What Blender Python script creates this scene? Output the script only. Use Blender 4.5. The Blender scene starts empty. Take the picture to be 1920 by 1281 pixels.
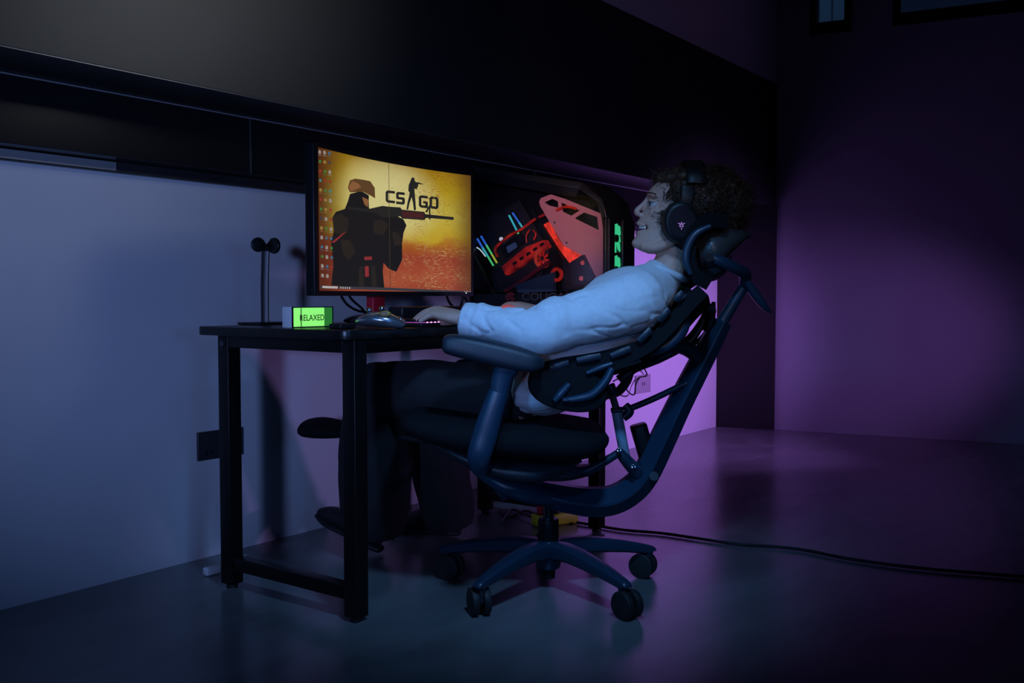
import bpy, bmesh, math, random
from mathutils import Vector as V, Matrix, noise as mnoise
random.seed(7)
S = bpy.context.scene
COL = S.collection

# ------------------------------------------------------------------ camera
FPX, CX, CY, HC = 1822.0, 960.0, 640.5, 0.832
YAW, PITCH = math.radians(36.1), math.atan((640.5-557)/1822.0)
FLAT = V((math.cos(YAW), math.sin(YAW), 0))
RT = V((math.sin(YAW), -math.cos(YAW), 0))
FWD = FLAT*math.cos(PITCH) - V((0,0,1))*math.sin(PITCH)
UP = RT.cross(FWD)
CAM = V((0,0,HC))
cd = bpy.data.cameras.new('camera'); cam = bpy.data.objects.new('camera', cd); COL.objects.link(cam)
cd.sensor_width = 36; cd.lens = FPX/1920*36; cd.clip_start = .05
cam.matrix_world = Matrix((( RT.x,UP.x,-FWD.x,CAM.x),(RT.y,UP.y,-FWD.y,CAM.y),(RT.z,UP.z,-FWD.z,CAM.z),(0,0,0,1)))
S.camera = cam
def ray(px,py): return FWD + RT*((px-CX)/FPX) + UP*((CY-py)/FPX)
def atd(px,py,d):                       # point seen at a pixel, d metres ahead of the viewpoint
    r = ray(px,py); return CAM + r*(d/r.dot(FLAT))
def aty(px,py,Y): r = ray(px,py); return CAM + r*(Y/r.y)
def atx(px,py,X): r = ray(px,py); return CAM + r*(X/r.x)
def atz(px,py,z): r = ray(px,py); return CAM + r*((z-HC)/r.z)
def proj(p):
    q = p-CAM; w = q.dot(FWD); return CX+FPX*q.dot(RT)/w, CY-FPX*q.dot(UP)/w

# ------------------------------------------------------------------ world, lights, exposure
w = bpy.data.worlds.new('world'); S.world = w; w.use_nodes = True
w.node_tree.nodes['Background'].inputs[0].default_value = (.02,.035,.09,1)
w.node_tree.nodes['Background'].inputs[1].default_value = .12
vs = S.view_settings
vs.view_transform = 'Standard'; vs.look = 'None'; vs.exposure = 0; vs.gamma = 1; vs.use_curve_mapping = False
def light(name, kind, loc, target, power, color, size=.3, spot=60, blend=.6, sy=None):
    l = bpy.data.lights.new(name, kind); o = bpy.data.objects.new(name, l); COL.objects.link(o)
    l.energy = power; l.color = color
    o.location = loc; o.rotation_euler = (V(target)-V(loc)).to_track_quat('-Z','Y').to_euler()
    if kind == 'AREA':
        l.size = size
        if sy: l.shape = 'RECTANGLE'; l.size_y = sy
    else: l.shadow_soft_size = size
    if kind == 'SPOT': l.spot_size = math.radians(spot); l.spot_blend = blend
    return o
# blue stage lamp overhead, left of the seat
light('blue_key_lamp','SPOT',(1.15,.55,2.05),(2.10,1.45,.62),96,(.19,.47,1.0),.10,50,1.0)
# low blue lamp near the camera
light('blue_low_lamp','SPOT',(.50,-.60,.95),(1.8,2.3,.45),15,(.08,.32,1.0),.16,70,1.0)
# pale lamp from the left washing the wall
light('pale_wall_lamp','SPOT',(-1.64,-.30,.98),(2.25,2.6,1.02),262,(.27,.41,1.0),.12,36,1.0)
# white lamp up high, gives the sheen of the black cladding
light('cladding_lamp','SPOT',(2.9,-.1,2.40),(1.60,2.25,1.74),40,(.9,.95,1.0),.35,38,1.0)
# neutral fill added right of the camera to brighten the face and the computer
light('neutral_fill','SPOT',(.5,-.30,1.5),(2.80,1.75,1.03),13,(1.0,.80,.78),.12,30,1.0)
# purple lamps out of frame on the right
light('purple_spot_lamp','SPOT',(4.6,-.55,.95),(5.93,1.72,.52),72,(.42,.17,.80),.12,36,1.0)
light('purple_wall_lamp','SPOT',(4.75,.55,.75),(4.95,2.6,.58),190,(.50,.22,1.0),.10,74,1.0)
light('purple_low_lamp','SPOT',(3.7,-.35,.40),(2.62,2.6,.38),46,(.55,.34,1.0),.10,34,1.0)
light('computer_fill','SPOT',(-.35,.50,1.50),(2.88,1.90,1.10),330,(1.0,.56,.54),.06,9.5,1.0)  # narrow pinkish fill from the left, added to brighten the case's cover plate
light('blue_side_accent','SPOT',(-.2,1.15,1.35),(2.5,1.28,.58),62,(.08,.40,1.0),.10,30,1.0)  # blue accent from the left, added for contrast on the chair frame
light('purple_high_lamp','SPOT',(4.4,.1,2.6),(4.4,2.3,2.5),4,(.42,.22,.7),.2,80,1.0)

# ------------------------------------------------------------------ materials
MATS = {}
def mat(name, col, rough=.5, metal=0, emit=None, es=1.0, bump=0, bscale=80, var=0, vscale=6, spec=.5, coat=0, sheen=0):
    if name in MATS: return MATS[name]
    m = bpy.data.materials.new(name); m.use_nodes = True; nt = m.node_tree; b = nt.nodes['Principled BSDF']
    b.inputs['Base Color'].default_value = (*col,1); b.inputs['Roughness'].default_value = rough
    b.inputs['Metallic'].default_value = metal; b.inputs['Specular IOR Level'].default_value = spec
    b.inputs['Coat Weight'].default_value = coat; b.inputs['Sheen Weight'].default_value = sheen
    if emit: b.inputs['Emission Color'].default_value = (*emit,1); b.inputs['Emission Strength'].default_value = es
    tc = nt.nodes.new('ShaderNodeTexCoord')
    if var:
        n = nt.nodes.new('ShaderNodeTexNoise'); n.inputs['Scale'].default_value = vscale; n.inputs['Detail'].default_value = 6
        nt.links.new(tc.outputs['Object'], n.inputs['Vector'])
        r = nt.nodes.new('ShaderNodeValToRGB'); e = r.color_ramp.elements
        e[0].position = .3; e[1].position = .7
        e[0].color = (*[c*(1-var) for c in col],1); e[1].color = (*[min(1,c*(1+var)) for c in col],1)
        nt.links.new(n.outputs['Fac'], r.inputs['Fac']); nt.links.new(r.outputs['Color'], b.inputs['Base Color'])
    if bump:
        n = nt.nodes.new('ShaderNodeTexNoise'); n.inputs['Scale'].default_value = bscale; n.inputs['Detail'].default_value = 4
        nt.links.new(tc.outputs['Object'], n.inputs['Vector'])
        bp = nt.nodes.new('ShaderNodeBump'); bp.inputs['Strength'].default_value = bump; bp.inputs['Distance'].default_value = .01
        nt.links.new(n.outputs['Fac'], bp.inputs['Height']); nt.links.new(bp.outputs['Normal'], b.inputs['Normal'])
    MATS[name] = m; return m
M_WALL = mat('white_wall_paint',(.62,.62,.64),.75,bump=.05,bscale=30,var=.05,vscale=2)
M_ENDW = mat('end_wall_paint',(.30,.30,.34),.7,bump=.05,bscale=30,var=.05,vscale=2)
M_CLAD = mat('black_gloss_cladding',(.022,.022,.023),.42,bump=.02,bscale=12,var=.2,vscale=3)
M_SPLASH = mat('black_backsplash',(.010,.010,.011),.16)
M_STEEL = mat('brushed_steel_trim',(.45,.45,.46),.3,.5,bump=.02,bscale=200)
M_BLACKP = mat('black_matt_panel',(.006,.006,.006),.6)
M_DESK = mat('black_desk_laminate',(.008,.0075,.0075),.30,spec=.35,var=.3,vscale=30,bump=.03,bscale=150)
M_FRAME = mat('black_powdercoat_steel',(.005,.005,.005),.35,spec=.25,bump=.05,bscale=400)
M_CHAIR = mat('chair_dark_frame',(.011,.034,.062),.36,bump=.02,bscale=200)
M_CHAIRB = mat('chair_black_plastic',(.012,.016,.022),.45,bump=.03,bscale=250)
M_FAB = mat('chair_mesh_fabric',(.006,.0068,.0085),.85,spec=.15,bump=.3,bscale=900)
M_GREY = mat('grey_plastic',(.045,.045,.048),.35)
M_CHROME = mat('chrome',(.6,.62,.65),.12,1)
M_RUB = mat('black_rubber',(.012,.012,.013),.6,bump=.05,bscale=200)
M_BLK = mat('black_plastic',(.008,.008,.009),.35,spec=.3)
M_CABLE = mat('black_cable',(.008,.008,.009),.5)
M_SHIRT = mat('pale_grey_sweatshirt',(.56,.60,.64),.9,bump=.18,bscale=900,var=.05,vscale=90,sheen=.2)
M_TROU = mat('black_trousers',(.010,.010,.012),.9,bump=.3,bscale=500)
M_SHOE = mat('black_shoe',(.012,.012,.013),.6,bump=.1,bscale=300)
M_SKIN = mat('skin',(.50,.30,.225),.55,bump=.04,bscale=250,var=.06,vscale=30)
M_HAIR = mat('brown_hair',(.050,.026,.014),.6,var=.4,vscale=60)
M_LIP = mat('lip',(.42,.14,.13),.4)
M_WHITE = mat('white_plastic',(.65,.66,.68),.4)
M_YEL = mat('yellow_plastic',(.62,.55,.02),.4)
M_RED = mat('red_paint',(.55,.012,.03),.4)
M_ALU = mat('pink_anodised_plate',(.85,.34,.33),.5,.0,bump=.02,bscale=300)

# floor: polished grey screed, faint marbling in colour and gloss
def floor_mat():
    m = bpy.data.materials.new('polished_grey_floor'); m.use_nodes = True; nt = m.node_tree; b = nt.nodes['Principled BSDF']
    tc = nt.nodes.new('ShaderNodeTexCoord'); mp = nt.nodes.new('ShaderNodeMapping'); mp.inputs['Scale'].default_value = (1,2.2,1)
    nt.links.new(tc.outputs['Object'], mp.inputs['Vector'])
    n = nt.nodes.new('ShaderNodeTexNoise'); n.inputs['Scale'].default_value = 1.6; n.inputs['Detail'].default_value = 8; n.inputs['Distortion'].default_value = .8
    nt.links.new(mp.outputs['Vector'], n.inputs['Vector'])
    r = nt.nodes.new('ShaderNodeValToRGB'); r.color_ramp.elements[0].color = (.11,.112,.116,1); r.color_ramp.elements[1].color = (.19,.193,.197,1)
    r.color_ramp.elements[0].position = .3; r.color_ramp.elements[1].position = .7
    nt.links.new(n.outputs['Fac'], r.inputs['Fac']); nt.links.new(r.outputs['Color'], b.inputs['Base Color'])
    mr = nt.nodes.new('ShaderNodeMapRange'); mr.inputs['To Min'].default_value = .17; mr.inputs['To Max'].default_value = .30
    nt.links.new(n.outputs['Fac'], mr.inputs['Value']); nt.links.new(mr.outputs['Result'], b.inputs['Roughness'])
    n2 = nt.nodes.new('ShaderNodeTexNoise'); n2.inputs['Scale'].default_value = 9; nt.links.new(tc.outputs['Object'], n2.inputs['Vector'])
    bp = nt.nodes.new('ShaderNodeBump'); bp.inputs['Strength'].default_value = .03; nt.links.new(n2.outputs['Fac'], bp.inputs['Height'])
    nt.links.new(bp.outputs['Normal'], b.inputs['Normal'])
    return m
M_FLOOR = floor_mat()
def emis(name, col, s):
    m = mat(name,(.02,.02,.02),.5,emit=col,es=s); return m

# ------------------------------------------------------------------ mesh helpers
def catmull(pts, n):
    if n <= 1 or len(pts) < 3: return [list(p) for p in pts]
    out = []; N = len(pts)
    for i in range(N-1):
        p0 = pts[max(i-1,0)]; p1 = pts[i]; p2 = pts[i+1]; p3 = pts[min(i+2,N-1)]
        for k in range(n):
            t = k/n
            out.append([.5*((2*b)+(-a+c)*t+(2*a-5*b+4*c-d)*t*t+(-a+3*b-3*c+d)*t**3) for a,b,c,d in zip(p0,p1,p2,p3)])
    out.append(list(pts[-1])); return out
class MB:
    def __init__(s): s.v=[]; s.f=[]
    def add(s, vs_, fs):
        o=len(s.v); s.v += [V(x) for x in vs_]; s.f += [tuple(i+o for i in f) for f in fs]; return s
    def loft(s, path, rad, seg=12, ref=None, n=5, p=2.0, cap=True, twist=0):
        # rad: one number, or a list of numbers / (a,b) pairs; a lies along ref, b across it
        k=len(path); ref = FLAT if ref is None else V(ref)
        if not isinstance(rad,(list,tuple)): rad=[rad]*k
        rad=[(r,r) if not isinstance(r,(list,tuple)) else r for r in rad]
        rows = catmull([list(path[i])+list(rad[i]) for i in range(k)], n)
        P=[V(r[:3]) for r in rows]; m=len(P); vv=[]; ff=[]
        for i in range(m):
            T=(P[min(i+1,m-1)]-P[max(i-1,0)]).normalized()
            A=ref-T*ref.dot(T)
            if A.length<1e-4: A=V((0,0,1))-T*T.z
            if A.length<1e-4: A=V((1,0,0))
            A.normalize(); B=T.cross(A); ra,rb=max(rows[i][3],1e-4),max(rows[i][4],1e-4)
            for j in range(seg):
                t=2*math.pi*(j+.5)/seg+twist; c,d=math.cos(t),math.sin(t)
                q=(abs(c)**p+abs(d)**p)**(-1/p)
                vv.append(P[i]+A*(ra*c*q)+B*(rb*d*q))
        for i in range(m-1):
            for j in range(seg):
                a=i*seg+j; b=i*seg+(j+1)%seg; ff.append((a,b,b+seg,a+seg))
        if cap: ff.append(tuple(range(seg-1,-1,-1))); ff.append(tuple((m-1)*seg+j for j in range(seg)))
        return s.add(vv,ff)
    def cyl(s, p0, p1, r, seg=20, r1=None): return s.loft([p0,p1],[r,r if r1 is None else r1],seg,ref=(.31,.2,.93),n=1)
    def box(s, c, h, ax=None):
        ax = ax or (V((1,0,0)),V((0,1,0)),V((0,0,1))); c=V(c)
        vv=[c+ax[0]*(h[0]*x)+ax[1]*(h[1]*y)+ax[2]*(h[2]*z) for z in (-1,1) for y in (-1,1) for x in (-1,1)]
        return s.add(vv,[(0,2,3,1),(4,5,7,6),(0,1,5,4),(2,6,7,3),(0,4,6,2),(1,3,7,5)])
    def bx(s,x0,x1,y0,y1,z0,z1): return s.box(((x0+x1)/2,(y0+y1)/2,(z0+z1)/2),((x1-x0)/2,(y1-y0)/2,(z1-z0)/2))
    def prism(s, poly, ext):
        n=len(poly); poly=[V(p) for p in poly]; ext=V(ext)
        vv=poly+[p+ext for p in poly]
        return s.add(vv,[tuple(range(n-1,-1,-1)),tuple(range(n,2*n))]+[(i,(i+1)%n,(i+1)%n+n,i+n) for i in range(n)])
    def ball(s, c, r, ax=None, u=16, w=10):
        if not isinstance(r,(list,tuple)): r=(r,r,r)
        ax = ax or (V((1,0,0)),V((0,1,0)),V((0,0,1))); c=V(c); vv=[];ff=[]
        for i in range(w+1):
            a=math.pi*(i/w)*.998+.003
            for j in range(u):
                b=2*math.pi*j/u
                vv.append(c+ax[0]*(r[0]*math.sin(a)*math.cos(b))+ax[1]*(r[1]*math.sin(a)*math.sin(b))+ax[2]*(r[2]*math.cos(a)))
        for i in range(w):
            for j in range(u): ff.append((i*u+j,i*u+u+j,i*u+u+(j+1)%u,i*u+(j+1)%u))
        ff.append(tuple(range(u))); ff.append(tuple(w*u+j for j in range(u-1,-1,-1)))
        return s.add(vv,ff)
    def grid(s, fn, nu, nv):
        o=[fn(i/nu,j/nv) for j in range(nv+1) for i in range(nu+1)]
        return s.add(o,[(j*(nu+1)+i,j*(nu+1)+i+1,(j+1)*(nu+1)+i+1,(j+1)*(nu+1)+i) for j in range(nv) for i in range(nu)])
    def mesh(s, name, off):
        me=bpy.data.meshes.new(name); me.from_pydata([tuple(v-off) for v in s.v],[],s.f); me.validate(); me.update()
        bm=bmesh.new(); bm.from_mesh(me); bmesh.ops.recalc_face_normals(bm,faces=bm.faces); bm.to_mesh(me); bm.free()
        return me
    def build(s, name, m, parent=None, smooth=True, bevel=0, solid=0, remesh=0, sm=0, sub=0, disp=None, off=None, label=None, sharp=42):
        if off is None:
            if parent is not None: off=world_loc(parent)
            else:
                lo=[min(v[i] for v in s.v) for i in range(3)]; hi=[max(v[i] for v in s.v) for i in range(3)]
                off=V(((lo[0]+hi[0])/2,(lo[1]+hi[1])/2,lo[2]))
        me=s.mesh(name,off); o=bpy.data.objects.new(name,me); COL.objects.link(o)
        if parent is not None: o.parent=parent
        else: o.location=off
        me.materials.append(m)
        if remesh:
            a=o.modifiers.new('r','REMESH'); a.mode='VOXEL'; a.voxel_size=remesh
            if sm: a=o.modifiers.new('s','SMOOTH'); a.iterations=sm; a.factor=.5
        if solid: a=o.modifiers.new('so','SOLIDIFY'); a.thickness=solid; a.offset=0
        if bevel: a=o.modifiers.new('b','BEVEL'); a.width=bevel; a.segments=3; a.limit_method='ANGLE'; a.angle_limit=math.radians(40); a.use_clamp_overlap=True
        if sub: a=o.modifiers.new('su','SUBSURF'); a.levels=sub; a.render_levels=sub
        if remesh or bevel or solid or sub:
            dg=bpy.context.evaluated_depsgraph_get(); nm=bpy.data.meshes.new_from_object(o.evaluated_get(dg))
            o.modifiers.clear(); o.data=nm; nm.name=name; me=nm
            if disp:
                ns=[v.normal.copy() for v in me.vertices]
                for v,nn in zip(me.vertices,ns): v.co += nn*disp(v.co+off)
                me.update()
            if not me.materials: me.materials.append(m)
        if smooth:
            for p in me.polygons: p.use_smooth=True
            if not remesh:
                try: me.set_sharp_from_angle(angle=math.radians(sharp))
                except Exception: pass
        if label: o['label']=label
        return o
def world_loc(o):
    p=V(o.location)
    while o.parent is not None: o=o.parent; p+=V(o.location)
    return p
def tag(o,label,cat,group=None):
    o['label']=label; o['category']=cat
    if group: o['group']=group
    return o
def thing(name,loc,label,cat,group=None):
    o=bpy.data.objects.new(name,None); COL.objects.link(o); o.location=loc; o.empty_display_size=.05
    return tag(o,label,cat,group)
def struct(o,label): o['kind']='structure'; o['label']=label; return o
def text_part(name, txt, m, parent, org, xd, yd, size, depth=.0006, wide=1.0, align='LEFT', bold=0):
    c=bpy.data.curves.new(name,'FONT'); c.body=txt; c.size=1; c.extrude=0; c.align_x=align; c.offset=bold
    t=bpy.data.objects.new(name,c); COL.objects.link(t); dg=bpy.context.evaluated_depsgraph_get(); dg.update()
    me=bpy.data.meshes.new_from_object(t.evaluated_get(dg)); bpy.data.objects.remove(t)
    mb=MB(); xd=V(xd).normalized(); yd=V(yd).normalized(); zd=xd.cross(yd)
    mb.add([V(org)+xd*(v.co.x*size*wide)+yd*(v.co.y*size)+zd*depth for v in me.vertices],[tuple(p.vertices) for p in me.polygons])
    return mb.build(name,m,parent,smooth=False)

# ------------------------------------------------------------------ the room
YW = 2.60                                     # white wall plane
E0, E1 = V((5.815,2.60,0)), V((6.27,.06,0))   # end wall foot line
ED = (E1-E0).normalized(); EN = V((ED.y,-ED.x,0))
if EN.dot(FLAT) > 0: EN = -EN
fl = MB().bx(-3.5,7.2,-4.5,2.72,-.06,0).build('floor',M_FLOOR,smooth=False); struct(fl,'polished dark grey screed floor with soft reflections')
wl = MB().bx(-3.5,E0.x+.02,YW,YW+.12,0,1.19).build('wall_left',M_WALL,smooth=False); struct(wl,'white painted lower wall behind the desk')
wu = MB().bx(-3.5,E0.x+.12,2.262,YW+.12,2.145,3.3).build('wall_upper',M_WALL,smooth=False); struct(wu,'painted bulkhead above the black cladding')
p_end=MB(); p_end.prism([E0,E1+ED*2.2,E1+ED*2.2-EN*.12,E0-EN*.12],(0,0,2.44))
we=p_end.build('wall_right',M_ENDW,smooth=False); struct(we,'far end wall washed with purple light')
# upper part of the end wall with high windows
def endpt(px): # point on the end wall foot below a pixel column
    r=ray(px,700); r=V((r.x,r.y,0)); # solve r*t = E0+ED*s
    det=r.x*(-ED.y)-r.y*(-ED.x); t=(E0.x*(-ED.y)-E0.y*(-ED.x))/det
    return r*t
pa,pb,pc_=endpt(1510),endpt(1586),endpt(1662)
def wallseg(a,b,z0,z1,t=.12,push=0):
    return [a+EN*push,b+EN*push,b+EN*push-EN*t,a+EN*push-EN*t],z0,z1
mb=MB()
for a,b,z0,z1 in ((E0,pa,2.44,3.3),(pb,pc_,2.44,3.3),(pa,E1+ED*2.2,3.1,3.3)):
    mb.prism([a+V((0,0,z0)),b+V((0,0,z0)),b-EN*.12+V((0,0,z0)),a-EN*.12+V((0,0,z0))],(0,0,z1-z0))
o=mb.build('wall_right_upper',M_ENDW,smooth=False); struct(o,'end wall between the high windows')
M_PANE=mat('dim_window_pane',(.02,.05,.09),.15,emit=(.010,.028,.065),es=.55)
M_PANE2=mat('darker_window_pane',(.01,.02,.05),.15,emit=(.003,.006,.018),es=.7)
for i,(a,b,pm) in enumerate(((pa,pb,M_PANE),(pc_,E1+ED*2.2,M_PANE2))):
    z0=2.44
    win=MB()
    L=(b-a).length
    for (s0,s1,za,zb) in ((0,L,z0-.02,z0+.05),(0,L,3.02,3.12),(0,.04,z0,3.1),(L-.04,L,z0,3.1)):
        q=[a+ED*s0,a+ED*s1,a+ED*s1-EN*.08,a+ED*s0-EN*.08]
        win.prism([k+EN*.015+V((0,0,za)) for k in q],(0,0,zb-za))
    wo=win.build('window_%d'%(i+1),M_BLACKP,smooth=False); struct(wo,['narrow high window in the end wall with blue night glow','wide dark high window at the right of the end wall'][i])
    nP=2 if i==0 else 3
    for k in range(nP):
        s0=.04+(L-.08)*k/nP+.006; s1=.04+(L-.08)*(k+1)/nP-.006
        q=[a+ED*s0,a+ED*s1,a+ED*s1-EN*.01,a+ED*s0-EN*.01]
        MB().prism([k2-EN*.05+V((0,0,z0+.05)) for k2 in q],(0,0,.97-.4)).build('pane',pm,wo,smooth=False)
ce=MB().bx(-3.5,7.2,-4.5,2.72,3.3,3.36).build('ceiling',M_BLACKP,smooth=False); struct(ce,'dark ceiling above the frame')
# black cladding box over the wall and its trims
cl=MB().bx(-3.5,5.875,2.25,YW+.1,1.40,2.145).build('trim_1',M_CLAD,smooth=False,bevel=.004); struct(cl,'large satin black overhead cladding panel')
bs=MB().bx(-3.5,5.80,2.50,YW+.1,1.222,1.398)
bs=bs.build('trim_2',M_SPLASH,smooth=False,bevel=.002); struct(bs,'glossy black band under the overhead cladding')
for xj in (-.6,2.02,3.6,5.1): MB().bx(xj-.002,xj+.002,2.4975,2.501,1.224,1.396).build('panel_joint',mat('joint_grey',(.05,.05,.06),.4),bs,smooth=False)
MB().bx(-3.5,5.80,2.494,2.4995,1.3945,1.399).build('metal_edge',M_STEEL,bs,smooth=False,bevel=.002)
st=MB().bx(-3.5,5.80,2.575,YW+.1,1.190,1.221).build('trim_3',M_CLAD,smooth=False,bevel=.002); struct(st,'narrow dark capping rail on top of the white wall')
MB().bx(-3.45,5.86,2.2490,2.2505,1.3996,1.4020).build('edge_highlight',mat('highlight_grey',(.12,.12,.13),.3,.6),cl,smooth=False)  # added grey strip standing in for the highlight along the lower edge
MB().bx(.5,1.60,2.5725,2.5755,1.194,1.218).build('steel_insert',M_STEEL,st,smooth=False)
e1=E0+ED*.36
pn=MB().prism([E0+EN*.0,e1+EN*.0,e1+EN*.03,E0+EN*.03],(0,0,1.40)).build('trim_4',M_BLACKP,smooth=False); struct(pn,'black upright panel in the corner under the cladding')

# ------------------------------------------------------------------ desk
D0x,D1x,D0y,D1y = 1.675,3.115,1.722,2.325
desk=thing('desk',((D0x+D1x)/2,(D0y+D1y)/2,0),'black computer desk with square steel legs by the white wall','desk')
poly=[]
for (cx,cy,a0) in ((D0x+.035,D0y+.035,180),(D1x-.035,D0y+.035,270),(D1x-.035,D1y-.035,0),(D0x+.035,D1y-.035,90)):
    for k in range(7):
        a=math.radians(a0+15*k); poly.append(V((cx+.035*math.cos(a),cy+.035*math.sin(a),.726)))
MB().prism(poly,(0,0,.024)).build('desktop',M_DESK,desk,bevel=.002)
LX=(1.755,2.945); LY=(1.775,2.275); lw=.0225
for x in LX:
    for y in LY:
        lg=MB().bx(x-lw,x+lw,y-lw,y+lw,.012,.726).build('leg',M_FRAME,desk,bevel=.003)
        MB().cyl((x,y,0),(x,y,.014),.016).build('foot',M_RUB,lg)
    MB().bx(x-lw*.8,x+lw*.8,LY[0]+lw,LY[1]-lw,.055,.092).build('side_rail',M_FRAME,desk,bevel=.003)
    MB().bx(x-lw*.9,x+lw*.9,LY[0]+lw,LY[1]-lw,.690,.726).build('side_apron',M_FRAME,desk,bevel=.003)
for y in LY: MB().bx(LX[0]+lw,LX[1]-lw,y-lw*.9,y+lw*.9,.688,.726).build('apron',M_FRAME,desk,bevel=.003)
for (x,y,n_) in ((LX[0],LY[1],0),):
    MB().cyl((x-lw-.004,y,.70),(x-lw,y,.70),.008,12).build('bolt',M_GREY,desk)

# ------------------------------------------------------------------ monitor
mA,mB_=atd(591,557,2.65),atd(886.5,557,3.30); mA.z=mB_.z=0
MC=(mA+mB_)/2; mX=(mB_-mA).normalized(); mN=V((mX.y,-mX.x,0))
if mN.dot(FLAT)>0: mN=-mN
MW=(mB_-mA).length; SAG=.042; Rm=MW*MW/(8*SAG)+SAG/2; HALF=math.asin(MW/2/Rm); MZ0,MZ1=.835,1.251
def mp(u,z,e=0):   # u 0..1 along the arc
    a=(u*2-1)*HALF; r=Rm-e
    c=MC+mN*(Rm-SAG)*1.0
    # arc centre lies in front of the screen
    return c+mX*(r*math.sin(a))-mN*(r*math.cos(a))+V((0,0,z))
mon=thing('monitor',(MC.x,MC.y,.75),'curved black monitor showing a yellow and red desktop picture','monitor')
def slab(u0,u1,z0,z1,e0,e1,nu=24):
    m_=MB(); 
    for i in range(nu+1):
        u=u0+(u1-u0)*i/nu
        m_.v += [mp(u,z0,e0),mp(u,z1,e0),mp(u,z1,e1),mp(u,z0,e1)]
    for i in range(nu):
        a=i*4
        for j in range(4): m_.f.append((a+j,a+(j+1)%4,a+4+(j+1)%4,a+4+j))
    m_.f += [(0,1,2,3),(nu*4+3,nu*4+2,nu*4+1,nu*4)]
    return m_
slab(0,1,MZ0,MZ1,-.030,0).build('housing',M_BLK,mon,bevel=.004)
SU0,SU1,SZ0,SZ1=.022,.988,.849,1.240
# thin raised bezel round the picture
for (u0,u1,z0,z1) in ((0,SU0,MZ0,MZ1),(SU1,1,MZ0,MZ1),(SU0,SU1,MZ0,SZ0),(SU0,SU1,SZ1,MZ1)):
    slab(u0,u1,z0,z1,0,.003,24 if u1-u0>.5 else 3).build('bezel',M_BLK,mon)
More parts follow.
